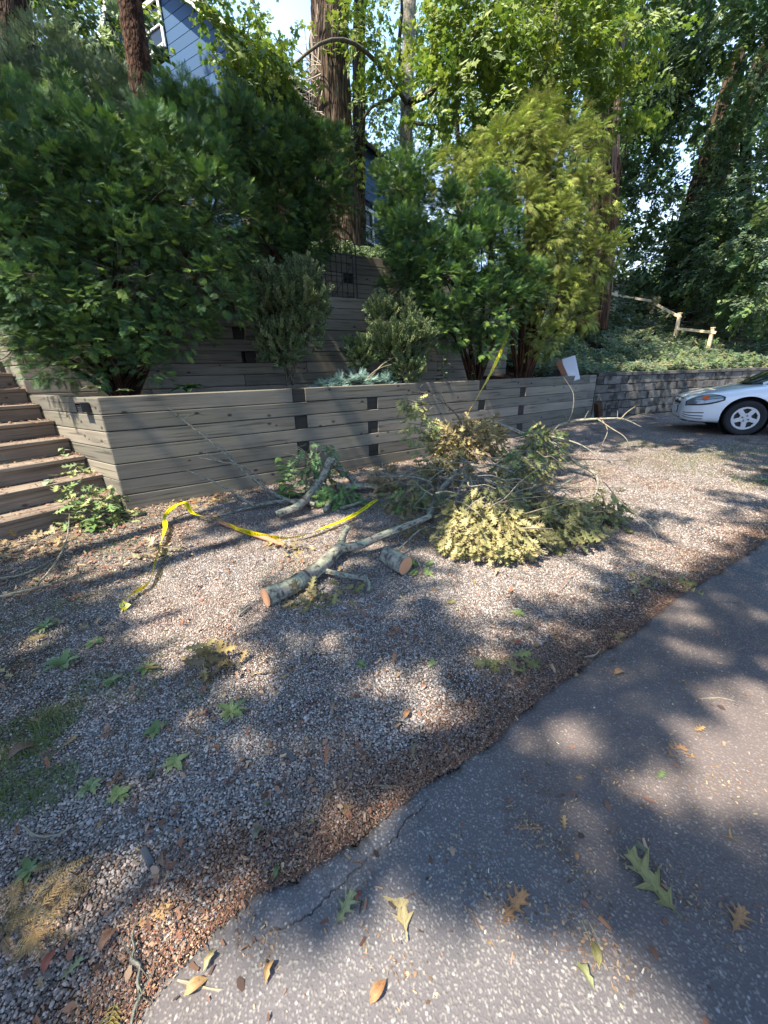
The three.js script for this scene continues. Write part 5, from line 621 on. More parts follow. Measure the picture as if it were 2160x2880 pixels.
for (const [p, s, t, c, g, label] of [
  [[0.035, 0, -0.589], 0.19, 1.7, 'pale', OAKFLAT[0], 'large pale green pointed oak leaf on the asphalt at lower centre'], [[-0.169, 0, -0.626], 0.095, 1.0, 'green', OAKFLAT[1], 'smaller green oak leaf left of the large one'], [[-0.113, -0, -0.672], 0.045, 1.2, 'red', PLAIN[1], 'dark red narrow leaf beside the green oak leaf'], [[-0.166, 0, -0.907], 0.105, 1.5, 'tan', OAK[1], 'tan oak leaf in the litter where asphalt begins'], [[0.311, 0, -0.634], 0.11, 0.6, 'orange', OAK[2], 'crumpled orange-brown leaf on asphalt below centre right'],
  [[0.818, 0, -0.767], 0.14, 1.6, 'grey', OAKFLAT[0], 'grey-green lobed leaf, upper of a joined pair on the asphalt'], [[0.821, 0, -0.625], 0.18, 1.95, 'olive', OAKFLAT[1], 'long grey-green torn leaf, lower of a joined pair on the asphalt'], [[1.135, 0, -0.804], 0.13, 1.9, 'tan', OAK[3], 'long yellow tan leaf near the right edge of the asphalt'], [[1.117, 0, -1.11], 0.11, 0.4, 'orange', OAK[0], 'orange oak leaf on the sunny asphalt'], [[1.224, 0, -1.091], 0.09, 2.0, 'tan', OAK[1], 'pale tan leaf right of the orange one on asphalt'], [[1.308, 0, -1.225], 0.06, 0.2, 'tan', OAK[2], 'small tan leaf high on the right asphalt'],
  [[0.616, 0, -1.097], 0.075, 0.1, 'olive', OAK[3], 'flat olive leaf on shaded asphalt right of the gravel tip'], [[1.012, 0, -1.023], 0.055, 0.5, 'vivid', OAKFLAT[1], 'small fresh green leaf tip on the asphalt'], [[0.586, 0, -0.852], 0.05, 1.2, 'tan', OAK[2], 'little curled tan leaf in the asphalt centre'], [[0.535, 0, -0.535], 0.055, 1.4, 'olive', PLAIN[0], 'square olive leaf scrap below the twig bundle'], [[0.503, 0, -0.495], 0.07, 2.0, 'green', PLAIN[1], 'slim pale green leaf at the lower right asphalt'], [[0.939, 0, -0.597], 0.09, 0.6, 'orange', OAK[0], 'skeletal orange leaf at the right of the asphalt'],
  [[-0.336, 0, -0.516], 0.07, 1.6, 'tan', PLAIN[1], 'curled tan leaf on the lower left asphalt'], [[-0.509, 0, -0.544], 0.06, 1.3, 'pale', PLAIN[1], 'upright pale leaf beside the grey twig'], [[-0.54, 0, -0.504], 0.06, 0.6, 'tan', PLAIN[0], 'curled yellow leaf under the grey twig'], [[-0.065, 0, -0.481], 0.06, 0.8, 'orange', PLAIN[0], 'orange scrap at the bottom of the asphalt'], [[0.253, 0, -0.587], 0.035, 0.3, 'tan', OAK[1], 'tiny tan scrap beside the orange-brown leaf'], [[0.588, 0, -0.767], 0.03, 1.4, 'orange', PLAIN[0], 'tiny bright orange scrap mid asphalt'],
  [[-0.758, 0, -0.638], 0.11, 0.5, 'tan', OAK[0], 'tan leaf at the top of the forked twig'], [[-0.817, 0, -0.588], 0.06, 1.2, 'brown', PLAIN[0], 'smooth brown oval leaf on the lower left gravel'], [[-1.052, 0, -0.601], 0.13, 0.9, 'tan', OAK[1], 'large golden curled leaf at the left edge'], [[-0.94, 0, -0.551], 0.055, 1.7, 'red', PLAIN[0], 'red-brown leaf at lower left'], [[-0.892, 0, -0.538], 0.06, 0.9, 'green', OAK[2], 'mottled green leaf touching the red-brown one'], [[-1.598, 0, -1.164], 0.12, 1.0, 'brown', PLAIN[0], 'large brown leaf cut by the left edge'], [[-1.421, 0, -1.222], 0.075, 1.2, 'tan', OAK[3], 'bright tan leaf on the moss'], [[-1.251, 0, -1.25], 0.065, 1.1, 'brown', PLAIN[0], 'brown curled leaf right of the moss'],
  [[-1.035, 0, -0.894], 0.06, 1.5, 'tan', PLAIN[1], 'bent tan leaf left of a slate chip'], [[-0.47, -0, -0.847], 0.055, 1.2, 'grey', PLAIN[0], 'pale grey-green leaf near the litter strip'], [[-0.195, 0, -1.869], 0.05, 0.3, 'orange', PLAIN[0], 'orange leaf in the middle of the gravel'], [[-0.045, 0, -1.792], 0.05, 0.2, 'brown', PLAIN[0], 'brown leaf right of the orange one on gravel'], [[0.726, 0, -1.807], 0.07, 0.2, 'red', PLAIN[0], 'red leaf in the small sunny gravel patch'], [[1.153, 0, -1.552], 0.07, 0.3, 'orange', PLAIN[0], 'orange-brown leaf just onto the asphalt'], [[1.3, -0, -1.834], 0.10, 0.4, 'tan', OAK[0], 'tan leaf where the asphalt edge bends'], [[1.336, 0, -1.781], 0.07, 1.6, 'olive', OAK[2], 'olive leaf hanging over the asphalt edge'], [[0.947, 0, -1.542], 0.06, 0.9, 'tan', OAK[1], 'tan scrap on a thin twig at the asphalt edge'],
  [[-0.747, 0, -1.462], 0.045, 1.2, 'orange', PLAIN[0], 'peach leaf standing in the dandelion'], [[0.04, 0, -1.572], 0.045, 1, 'tan', OAK[3], 'pale leaf on shaded gravel'], [[-0.575, 0, -1.592], 0.05, 0.4, 'tan', OAK[2], 'tan leaf right of the dry leaf heap'], [[-0.451, 0, -1.706], 0.05, 2, 'orange', OAK[3], 'small orange leaf scrap on grey gravel'], [[0.397, 0, -2.253], 0.09, 0.4, 'olive', OAK[0], 'dull olive leaf between log and leaf pile'], [[0.37, 0, -2.401], 0.06, 2.4, 'orange', OAK[2], 'orange leaf above the dull olive one'], [[0.115, 0, -2.293], 0.055, 2.3, 'pale', PLAIN[1], 'white sliver of a leaf right of the short log'], [[0.705, 0, -1.03], 0.04, 0.3, 'tan', OAK[1], 'small tan leaf on shaded asphalt'], [[-0.372, -0, -0.736], 0.06, 1.4, 'vivid', PLAIN[1], 'single green blade beside the asphalt crack'],
]) fallen(p, s, t, c, g, label);
{ const r = rng(44); for (let i = 0; i < 46; i++) { const a = rr(-1.0, 1.0, r), d = rr(1.0, 5.5, r), x = Math.sin(a) * d, z = -Math.cos(a) * d; if (behind(WA, WT, x, z) > -0.1 || edgeDist(x, z) < 0.05) continue; fallen([x, 0, z], rr(0.03, 0.07, r), r() * 6, ['brown', 'tan', 'orange', 'olive', 'brown'][Math.floor(r() * 5)], [...OAK, ...PLAIN][Math.floor(r() * 6)], 'small dry leaf scattered on the gravel', 'fallen_leaf', 'dry leaves scattered on gravel'); } }
const VM = {}; function veinMat(t, r) { return VM[t] ||= (() => { const m = leafMat([1.3, 1.3, 1.3], t, r); m.map = veinC; return m; })(); }
function leafHeap(name, label, p, rad, hgt, n, pal, o = {}) { // heap of loose oak leaves
  const t = thing(name, label, o.cat || 'leaf heap', [p[0], 0, p[2]], 0, o.group), r = rng(o.seed || 1), it = [], sz = o.size || 0.11;
  for (let i = 0; i < n; i++) { const a = r() * 6.283, q = Math.sqrt(r()), x = p[0] + Math.cos(a) * q * rad[0], z = p[2] + Math.sin(a) * q * rad[1], y = (o.y ?? roadY(x, z)) + hgt * (1 - q * q) * r(); it.push([V(x, y + 0.01, z), V(rr(-1, 1, r), rr(-0.5, 0.35, r), rr(-1, 1, r)), V(rr(-0.7, 0.7, r), 1, rr(-0.5, 0.9, r)), sz * rr(0.6, 1.25, r), pick(pal, r)]); }
  scatter('leaves', [...OAK, oakLeaf(21, 0.8), oakLeaf(22, 0.6)], veinMat(0.2, 0.65), it, t, t.position); return t;
}
const DRY = [[0.22, 0.175, 0.10], [0.18, 0.145, 0.09], [0.28, 0.22, 0.11], [0.20, 0.17, 0.11]], GOLD = [[0.27, 0.25, 0.12], [0.32, 0.29, 0.145], [0.22, 0.21, 0.10], [0.36, 0.32, 0.18], [0.18, 0.175, 0.085]], OLIVE = [[0.17, 0.17, 0.07], [0.13, 0.14, 0.06], [0.22, 0.21, 0.085], [0.10, 0.11, 0.05]], WILT = [[0.12, 0.19, 0.07], [0.16, 0.22, 0.08], [0.09, 0.15, 0.06]], CURL = [[0.28, 0.235, 0.13], [0.24, 0.195, 0.10], [0.33, 0.28, 0.16], [0.20, 0.17, 0.09]];
leafHeap('dry_leaf_heap', 'heap of curled dry olive leaves alone on the gravel at lower left', [-1.012, 0, -1.707], [0.20, 0.12], 0.13, 30, [[0.26, 0.21, 0.10], [0.20, 0.16, 0.085], [0.34, 0.26, 0.11], [0.15, 0.12, 0.075]], { seed: 2, size: 0.14 });
leafHeap('dry_leaf_heap', 'dark green-brown oak sprig by the road edge', [0.64, 0, -1.617], [0.17, 0.08], 0.07, 16, OLIVE, { seed: 3, size: 0.10 });
leafHeap('dry_leaf_heap', 'small oak sprig on the gravel at right near the asphalt', [1.927, 0, -2.405], [0.24, 0.09], 0.08, 18, DRY.concat(OLIVE), { seed: 4, size: 0.13 });
leafHeap('dry_leaf_heap', 'wilted leaves under the lower end of the log', [-0.475, 0, -2.378], [0.28, 0.2], 0.08, 46, DRY.concat(OLIVE), { seed: 5, size: 0.12 });
leafHeap('dry_leaf_heap', 'grey curled leaves under the tape, left of the log', [-2.087, 0, -3.176], [0.26, 0.14], 0.09, 16, [[0.30, 0.27, 0.20], [0.24, 0.22, 0.16]], { seed: 6, size: 0.15 });
leafHeap('dry_leaf_heap', 'dead leaves between log and reddish stick', [-0.884, 0, -3.157], [0.24, 0.14], 0.07, 26, DRY, { seed: 7 });
leafHeap('dry_leaf_heap', 'dark brush and leaves at the left edge before the steps', [-3.345, 0, -3.345], [0.5, 0.24], 0.12, 46, DRY, { seed: 8, size: 0.13 });
leafHeap('dry_leaf_heap', 'brown leaves in the angle of tape and timber wall', [-2.299, 0, -4.555], [0.45, 0.16], 0.08, 44, DRY.concat([[0.25, 0.12, 0.06]]), { seed: 9, size: 0.12 });
leafHeap('dry_leaf_heap', 'grey-brown leaves tucked in the left corner at the edge', [-2.184, 0, -1.822], [0.3, 0.35], 0.05, 26, DRY.concat([[0.13, 0.10, 0.08]]), { seed: 10, size: 0.10 });
leafHeap('fallen_oak_sprig', 'dying leafy sprig hanging on the wall corner by the steps', [-3.24, 0, -4.02], [0.42, 0.28], 0.72, 190, WILT.concat([[0.22, 0.25, 0.10], [0.26, 0.28, 0.13]]), { seed: 11, size: 0.16, cat: 'branch' });
const SPRIG = [needleSpray(13, 0.19, 0.022, 1.05, 0.15), needleSpray(11, 0.22, 0.022, 0.95, -0.1)];
{ const t = thing('conifer_sprig', 'golden dead yew sprig at the left edge of the gravel', 'sprig', [-1.094, 0, -0.696]), r = rng(3), it = []; for (let i = 0; i < 60; i++) it.push([t.position.clone().add(V(rr(-0.14, 0.1, r), rr(0.01, 0.05, r), rr(-0.1, 0.1, r))), V(rr(0.0, 1, r), rr(-0.1, 0.25, r), rr(-0.8, 0.8, r)), V(rr(-0.4, 0.4, r), 1, rr(-0.4, 0.4, r)), rr(0.055, 0.105, r), pick([[0.24, 0.165, 0.075], [0.17, 0.14, 0.07], [0.13, 0.12, 0.065], [0.30, 0.21, 0.09]], r)]); scatter('needles', SPRIG, NEEDLE, it, t, t.position); }
{ const t = thing('conifer_sprig', 'olive yew sprig at the bottom edge by the forked twig', 'sprig', [-0.696, 0, -0.48]), r = rng(5), it = []; for (let i = 0; i < 5; i++) it.push([t.position.clone().add(V(rr(-0.03, 0.03, r), 0.015, rr(-0.02, 0.02, r))), V(rr(-0.6, 0.3, r), 0.1, 1), V(0, 1, 0), rr(0.10, 0.14, r), pick([[0.22, 0.18, 0.05]], r)]); scatter('needles', SPRIG, NEEDLE, it, t, t.position); }
for (const [p, label] of [[[-0.817, 0, -0.821], 'dark slate chip in the grey gravel'], [[-0.42, 0, -1.164], 'dark grey stone sliver above the slate chip']]) { const m = mesh('slate_chip', new RoundedBoxGeometry(0.075, 0.012, 0.022, 1, 0.004), M([0.06, 0.065, 0.07], 0.6)); m.position.set(p[0], groundY(p[0], p[2]) + 0.01, p[2]); m.rotation.y = p[0] < -0.4 ? -0.7 : 0.5; tag(m, label, 'stone'); }
// ---------------------------------------------------------------- logs, fallen branches and twigs
const [ringC] = tex2(256, 256, (u, v) => { const x = u - 0.5, y = v - 0.47, d = Math.hypot(x, y * 1.05) + 0.012 * fbm(u, v, 6, 6, 3, 2), k = 0.5 + 0.5 * Math.sin(d * 150); const c = mix3([0.72, 0.50, 0.36], [0.80, 0.62, 0.46], k * 0.6 + fbm(u, v, 30, 30, 2, 5) * 0.4); return [...mix3(c, [0.5, 0.3, 0.2], d < 0.03 ? 0.6 : 0), 0.5]; }, 1, 1);
const CUT = M([1, 1, 1], 0.85, { map: ringC });
function cutFace(parent, p, d, r) { const g = new THREE.CircleGeometry(r, 20), m = mesh('cut_face', g, CUT, parent); m.position.set(p[0] + d[0] * 0.002, p[1] + d[1] * 0.002, p[2] + d[2] * 0.002); m.quaternion.setFromUnitVectors(V(0, 0, 1), VA(d).normalize()); return m; }
const rel = (b, p) => [p[0] - b[0], p[1] - b[1], p[2] - b[2]];
{
  const b = [-0.85, 0, -2.324], t = thing('fallen_log', 'long lichen-grey forked log with a fresh orange cut end', 'log', b);
  const A = [[-0.826, 0.065, -2.291], [-0.692, 0.065, -2.418], [-0.537, 0.075, -2.639], [-0.424, 0.085, -2.911], [-0.375, 0.09, -3.053]].map((p) => rel(b, p));
  mesh('log', limb(A, [0.066, 0.064, 0.058, 0.05, 0.05], { seg: 16, n: 40, wob: 0.1, seed: 3 }), TWIG, t);
  mesh('stub', limb([rel(b, [-0.381, 0.09, -2.988]), rel(b, [-0.372, 0.12, -3.216]), rel(b, [-0.328, 0.2, -3.239])], [0.036, 0.033, 0.031], { seg: 12, n: 14 }), TWIG, t);
  mesh('limb', limb([[-0.389, 0.09, -2.988], [-0.224, 0.1, -3.022], [-0.036, 0.14, -3.118], [0.207, 0.2, -3.205], [0.424, 0.25, -3.293]].map((p) => rel(b, p)), [0.045, 0.038, 0.034, 0.03, 0.024], { seg: 12, n: 30 }), TWIG, t);
  const d = VA(A[0]).sub(VA(A[1])).normalize(); cutFace(t, A[0], [d.x, d.y, d.z], 0.066);
}
{
  const b = [0.075, 0, -2.824], t = thing('log_piece', 'short sawn log lying beside the leaf pile', 'log', b), a0 = rel(b, [-0.006, 0.1, -2.849]), a1 = rel(b, [0.158, 0.075, -2.679]);
  mesh('log', limb([a0, [(a0[0] + a1[0]) / 2, (a0[1] + a1[1]) / 2, (a0[2] + a1[2]) / 2], a1], [0.062, 0.08, 0.078], { seg: 18, n: 14, wob: 0.06, seed: 8 }), TWIG, t);
  const d = VA(a0).sub(VA(a1)).normalize(); cutFace(t, a0, [d.x, d.y, d.z], 0.058); cutFace(t, a1, [-d.x, -d.y, -d.z], 0.074);
}
function branch(name, label, pts, rad, o = {}) { // pts: world; subs: [[pts, rad]...]
  const b = pts[0], base = [b[0], Math.max(0, b[1] - 0.02), b[2]], t = thing(name, label, o.cat || 'branch', base, 0, o.group), mt = o.mat || TWIG;
  mesh('limb', limb(pts.map((p) => rel(base, p)), rad, { seg: o.seg || 8, n: o.n || pts.length * 8, wob: 0.14, seed: pts.length }), mt, t);
  for (const [q, rd, tm] of o.subs || []) mesh('twig', limb(q.map((p) => rel(base, p)), rd, { seg: 6, n: q.length * 6, wob: 0.12 }), tm || mt, t);
  const r = rng(o.seed || 5); // fine side twigs
  const c = new THREE.CatmullRomCurve3(pts.map((p) => VA(rel(base, p)))), L = []; for (let i = 0; i < (o.fine ?? 6); i++) { const p = c.getPoint(rr(0.25, 0.98, r)), q = V(rr(-1, 1, r), rr(-0.1, 0.9, r), rr(-1, 1, r)).multiplyScalar(rr(0.06, o.reach ?? 0.22, r)); L.push(limb([[p.x, p.y, p.z], [p.x + q.x * 0.5, p.y + q.y * 0.6, p.z + q.z * 0.5], [p.x + q.x, p.y + q.y, p.z + q.z]], [0.005, 0.004, 0.002].map((v) => v * (o.fineR ?? 1)), { seg: 4, n: 6 })); }
  if (L.length) mesh('side_twigs', merged(L), mt, t).userData.kind = 'stuff';
  return t;
}
branch('fallen_branch', 'lichen-spotted bent branch under the log near its middle', [[-0.51, 0.04, -2.702], [-0.402, 0.05, -2.634], [-0.298, 0.05, -2.586], [-0.157, 0.04, -2.555]], [0.026, 0.024, 0.024, 0.02], { subs: [[[[-0.164, 0.04, -2.569], [-0.127, 0.03, -2.489], [-0.122, 0.02, -2.403]], [0.022, 0.02, 0.016]]], fine: 2 });
branch('fallen_branch', 'thin bare branch leaning up against the timber wall, tip high at left', [[-0.938, 0.06, -4.244], [-1.306, 0.097, -4.55], [-1.633, 0.328, -4.6], [-1.961, 0.63, -4.7], [-2.225, 0.854, -4.75], [-2.39, 1.026, -4.72], [-2.515, 1.165, -4.7]], [0.026, 0.022, 0.017, 0.013, 0.010, 0.007, 0.003], { subs: [[[[-1.446, 0.234, -4.6], [-1.636, 0.467, -4.5], [-1.857, 0.562, -4.4], [-2.091, 0.644, -4.3]], [0.014, 0.012, 0.010, 0.004], TWIGDRY], [[[-1.846, 0.562, -4.4], [-1.978, 0.636, -4.4], [-2.08, 0.745, -4.4]], [0.008, 0.006, 0.002], TWIGDRY], [[[-1.776, 0.435, -4.65], [-1.858, 0.571, -4.7], [-2.003, 0.717, -4.7], [-2.167, 0.749, -4.7]], [0.008, 0.006, 0.004, 0.002]]], fine: 16, reach: 0.12 });
branch('fallen_branch', 'grey crooked branch lying along the ground below the wall', [[-0.807, 0.06, -4.267], [-1.048, 0.07, -4.393], [-1.283, 0.05, -4.436], [-1.55, 0.04, -4.298], [-1.869, 0.02, -4.063]], [0.028, 0.026, 0.024, 0.019, 0.012], { subs: [[[[-1.528, 0.05, -4.284], [-1.766, 0.233, -4.3], [-2.03, 0.376, -4.35], [-2.291, 0.48, -4.4]], [0.018, 0.014, 0.010, 0.004]]], fine: 10 });
branch('fallen_branch', 'thick broken limb bent like an elbow near the wall', [[-1.179, 0.05, -3.979], [-0.981, 0.1, -4.083], [-0.866, 0.134, -4.75], [-0.755, 0.283, -4.8], [-0.672, 0.45, -4.85], [-0.589, 0.346, -4.95], [-0.44, 0.153, -5.1], [-0.332, 0.06, -5.002]], [0.045, 0.046, 0.05, 0.047, 0.045, 0.042, 0.04, 0.04], { seg: 12, fine: 0, subs: [[[[-0.679, 0.423, -4.84], [-0.669, 0.482, -4.84]], [0.043, 0.03], M([0.30, 0.12, 0.07], 0.9)]] });
branch('fallen_branch', 'mossy pale limb lying level behind the elbow limb', [[-0.623, 0.07, -4.993], [-0.386, 0.08, -4.894], [-0.171, 0.09, -4.885], [0.01, 0.05, -4.833]], [0.045, 0.046, 0.042, 0.03], { seg: 12, fine: 3 });
branch('sawn_branch', 'green leafy branch with round sawn end behind the tape', [[-0.659, 0.05, -4.092], [-0.642, 0.06, -4.34], [-0.641, 0.06, -4.711]], [0.032, 0.03, 0.025], { seg: 12, fine: 4 });
branch('fallen_branch', 'small dark branch beside the tape end', [[-0.501, 0.04, -4.171], [-0.322, 0.05, -4.293], [-0.164, 0.05, -4.512]], [0.02, 0.018, 0.012], { fine: 4 });
branch('stripped_stick', 'reddish stripped stick under the yellow tape', [[-1.756, 0.03, -3.846], [-1.33, 0.03, -3.518], [-1.132, 0.03, -3.382], [-0.923, 0.025, -3.224]], [0.022, 0.028, 0.027, 0.018], { mat: M([0.36, 0.16, 0.09], 0.85, { bumpMap: woodH, bumpScale: 0.004 }), fine: 0 });
branch('fallen_branch', 'long bare limb stretching right from the pile with pale forked tips', [[1.738, 0.711, -6.2], [2.064, 0.588, -6.2], [2.369, 0.493, -6.1], [2.618, 0.623, -6], [2.897, 0.733, -5.9], [3.256, 0.77, -5.8], [3.504, 0.775, -5.7], [3.732, 0.67, -5.6]], [0.035, 0.036, 0.034, 0.03, 0.024, 0.018, 0.012, 0.005], { fine: 18, reach: 0.3, subs: [
  [[[2.797, 0.701, -5.9], [2.85, 0.87, -5.9], [2.849, 1.133, -5.95], [2.702, 1.363, -6]], [0.008, 0.007, 0.005, 0.002], TWIGDRY], [[[3.472, 0.77, -5.7], [3.553, 0.873, -5.7], [3.652, 0.948, -5.7]], [0.009, 0.007, 0.003], TWIGDRY], [[[2.437, 0.521, -6], [2.711, 0.49, -5.8], [2.953, 0.402, -5.6], [3.092, 0.27, -5.4]], [0.02, 0.016, 0.011, 0.005]], [[[3.187, 0.772, -5.8], [3.3, 0.661, -5.6], [3.401, 0.558, -5.4], [3.472, 0.38, -5.3]], [0.012, 0.009, 0.006, 0.003], TWIGDRY], [[[3.257, 0.763, -5.8], [3.31, 0.614, -5.7], [3.208, 0.416, -5.6]], [0.01, 0.007, 0.003], TWIGDRY]] });
branch('fallen_branch', 'pale branch dropping to the gravel at the right of the pile', [[2.429, 0.518, -5.8], [2.602, 0.39, -5.6], [2.771, 0.21, -5.4], [2.914, 0.121, -5.2], [2.806, 0.061, -4.833], [2.486, 0.026, -4.322]], [0.026, 0.024, 0.02, 0.018, 0.014, 0.008], { fine: 12, subs: [[[[2.642, 0.043, -4.594], [2.638, 0.039, -4.324], [2.813, 0.031, -4.245]], [0.01, 0.008, 0.004], TWIGDRY], [[[2.629, 0.031, -4.533], [2.172, 0.042, -4.264], [2.058, 0.052, -4.514]], [0.01, 0.008, 0.003], TWIGDRY]] });
branch('fallen_branch', 'grey limb rising through the middle of the brush pile', [[0.45, 0.08, -3.675], [0.604, 0.098, -4.3], [0.768, 0.224, -4.5], [1, 0.324, -4.7], [1.314, 0.346, -4.8], [1.702, 0.326, -4.9], [2.075, 0.299, -5]], [0.036, 0.034, 0.03, 0.026, 0.018, 0.012, 0.005], { fine: 10, subs: [[[[1, 0.324, -4.7], [0.892, 0.38, -4.6], [0.681, 0.353, -4.5], [0.423, 0.158, -4.4]], [0.015, 0.012, 0.009, 0.004]], [[[1.011, 0.261, -4.6], [0.894, 0.117, -4.4], [0.835, -0.016, -4.2]], [0.016, 0.014, 0.008]]] });
branch('fallen_branch', 'arching thin shoot at the top left of the brush pile', [[1.023, 0.269, -4.8], [1.05, 0.487, -4.9], [1.051, 0.767, -5], [0.942, 0.973, -5], [0.761, 1.13, -5], [0.586, 1.234, -5], [0.413, 1.249, -5], [0.28, 1.174, -5]], [0.012, 0.011, 0.010, 0.008, 0.007, 0.005, 0.004, 0.002], { mat: TWIGDARK, fine: 12, reach: 0.25 });
branch('fallen_branch', 'curved limb low in the brush pile', [[0.664, 0.04, -3.283], [0.832, 0.12, -3.545], [1.07, 0.141, -4.4], [1.045, 0.286, -4.5]], [0.022, 0.02, 0.018, 0.012], { fine: 5, mat: TWIGDRY });
branch('fallen_branch', 'pair of pale limbs crossing the brush pile', [[1.242, 0.226, -4.6], [1.418, 0.161, -4.5], [1.555, 0.158, -4.4], [1.664, 0.1, -4.3]], [0.024, 0.022, 0.02, 0.014], { fine: 5, subs: [[[[1.253, 0.137, -4.4], [1.496, 0.091, -4.2], [1.606, 0.017, -3.9], [1.628, -0.064, -3.7], [1.572, -0.181, -3.5]], [0.012, 0.011, 0.01, 0.008, 0.004], TWIGDRY], [[[1.255, 0.108, -4.4], [1.346, -0.029, -4.2], [1.451, -0.126, -4]], [0.014, 0.012, 0.006], TWIGDRY], [[[1.587, 0.063, -4], [1.576, -0.05, -3.8], [1.522, -0.148, -3.6]], [0.008, 0.006, 0.003], TWIGDRY]] });
branch('fallen_branch', 'low twig fan spreading right over the gravel behind the pile', [[1.637, 0.101, -4.3], [1.85, 0.1, -4.029], [2.253, 0.082, -4.22], [2.487, 0.044, -4.146], [2.49, 0.022, -3.826]], [0.013, 0.011, 0.009, 0.006, 0.003], { fine: 14, mat: TWIGDRY, subs: [[[[1.794, 0.1, -4.017], [1.773, 0.06, -3.773], [1.737, 0.03, -3.465]], [0.009, 0.007, 0.003]], [[[1.763, 0.1, -4.203], [2.132, 0.102, -4.44], [2.62, 0.064, -4.729]], [0.007, 0.006, 0.003]]] });
{ // brush: masses of oak leaves, each a fallen leafy bough
  const pile = (label, c, rad, n, pal, o = {}) => { const t = thing('leafy_bough', label, 'branch', [c[0], Math.max(0, c[1] - rad[1]), c[2]], 0, 'leafy boughs of the brush pile'), r = rng(o.seed || 1), it = [], L = [], b = t.position;
    for (let i = 0; i < n; i++) { const d = V(rr(-1, 1, r), rr(-1, 1, r), rr(-1, 1, r)); if (d.lengthSq() > 1) { i--; continue; } const y = o.dome ? Math.max(0.02 + roadY(c[0], c[2]), c[1] + d.y * rad[1] * (1 - 0.6 * (d.x * d.x + d.z * d.z))) : c[1] + d.y * rad[1]; it.push([V(c[0] + d.x * rad[0], Math.max(0.03, y), c[2] + d.z * rad[2]), V(d.x + rr(-0.6, 0.6, r), rr(-1.0, 0.2, r), d.z + rr(-0.4, 0.8, r)), V(rr(-0.6, 0.6, r), 0.8, rr(-0.2, 1, r)), (o.size || 0.13) * rr(0.65, 1.25, r), pick(pal, r)]); }
    scatter('leaves', o.curl ? [oakLeaf(31, 1.0), oakLeaf(32, 1.2), oakLeaf(33, 0.9)] : [...OAK, oakLeaf(21, 0.7)], veinMat(0.25, 0.6), it, t, b);
    for (let i = 0; i < (o.tw ?? 9); i++) { const q = V(rr(-1, 1, r), rr(-0.6, 0.9, r), rr(-1, 1, r)); L.push(limb([[c[0] - b.x + rr(-0.1, 0.1, r), c[1] - b.y, c[2] - b.z], [c[0] - b.x + q.x * rad[0] * 0.6, c[1] - b.y + q.y * rad[1] * 0.7, c[2] - b.z + q.z * rad[2] * 0.6], [c[0] - b.x + q.x * rad[0] * 1.1, Math.max(0.03, c[1] + q.y * rad[1]) - b.y, c[2] - b.z + q.z * rad[2] * 1.1]], [0.009, 0.007, 0.003], { seg: 5, n: 8 })); }
    mesh('twigs', merged(L), TWIGDRY, t).userData.kind = 'stuff'; };
  pile('sunlit yellow-green oak leaves forming the front mound of the brush pile', [0.93, 0.17, -3.05], [0.50, 0.26, 0.30], 760, GOLD, { seed: 1, dome: 1, size: 0.11, tw: 14 });
  pile('yellow oak leaves at the back of the front mound', [0.98, 0.26, -3.45], [0.44, 0.28, 0.26], 300, GOLD.concat(OLIVE), { seed: 2, dome: 1, size: 0.11, tw: 14 });
  pile('shaded olive leaves at the right end of the brush pile', [1.62, 0.16, -3.3], [0.36, 0.26, 0.36], 330, OLIVE.concat(GOLD.slice(2, 3)), { seed: 3, dome: 1 });
  pile('leaves hanging at the far right of the brush pile', [2.231, 0.087, -3.6], [0.16, 0.28, 0.2], 110, OLIVE.concat(GOLD.slice(0, 1)), { seed: 4 });
  pile('golden leaves behind the olive ones at right', [1.999, 0.096, -3.8], [0.24, 0.12, 0.16], 90, GOLD.concat(OLIVE), { seed: 5 });
  pile('big clump of dry curled tan leaves at the top of the brush pile', [1.126, 0.661, -5.1], [0.52, 0.30, 0.30], 520, CURL, { seed: 6, curl: 1, size: 0.12 });
  pile('dry curled leaves under the top clump', [0.782, 0.396, -4.8], [0.30, 0.24, 0.25], 150, CURL.concat(OLIVE), { seed: 7, curl: 1 });
  pile('drooping pale green oak leaves at the top left of the brush pile', [0.474, 0.84, -5], [0.20, 0.34, 0.12], 95, [[0.24, 0.27, 0.12], [0.17, 0.23, 0.10], [0.30, 0.31, 0.15]], { seed: 8, tw: 4 });
  pile('thin tuft of leaves on the arching shoot', [0.355, 1.139, -5], [0.16, 0.12, 0.10], 36, [[0.26, 0.25, 0.11], [0.2, 0.22, 0.1]], { seed: 9, tw: 2 });
  pile('green-brown leaves hanging right of the centre of the pile', [1.789, 0.31, -4.8], [0.34, 0.26, 0.24], 190, OLIVE.concat(WILT), { seed: 10 });
  pile('green wilting leaves on the right limb', [2.32, 0.436, -5.5], [0.30, 0.40, 0.2], 200, WILT.concat(OLIVE), { seed: 11 });
  pile('dark brown leaves in the heart of the brush pile', [1.672, 0.097, -4.4], [0.32, 0.18, 0.3], 150, [[0.20, 0.16, 0.09], [0.26, 0.21, 0.11]], { seed: 12, curl: 1 });
  pile('wilted green and brown leaves at the left of the brush pile', [0.351, 0.109, -4.2], [0.34, 0.28, 0.25], 230, WILT.concat(DRY), { seed: 13 });
  pile('dark leaves behind the short log', [0.35, -0.039, -3.6], [0.30, 0.16, 0.2], 150, DRY, { seed: 14 });
  pile('single fresh green sprig beside the short log', [0.261, 0.04, -2.739], [0.10, 0.04, 0.06], 12, [[0.20, 0.30, 0.10]], { seed: 15, tw: 1, size: 0.11 });
  pile('blue-green wilted oak leaves leaning on the wall', [-0.89, 0.372, -4.95], [0.34, 0.34, 0.14], 150, [[0.10, 0.18, 0.09], [0.08, 0.14, 0.07]], { seed: 16 });
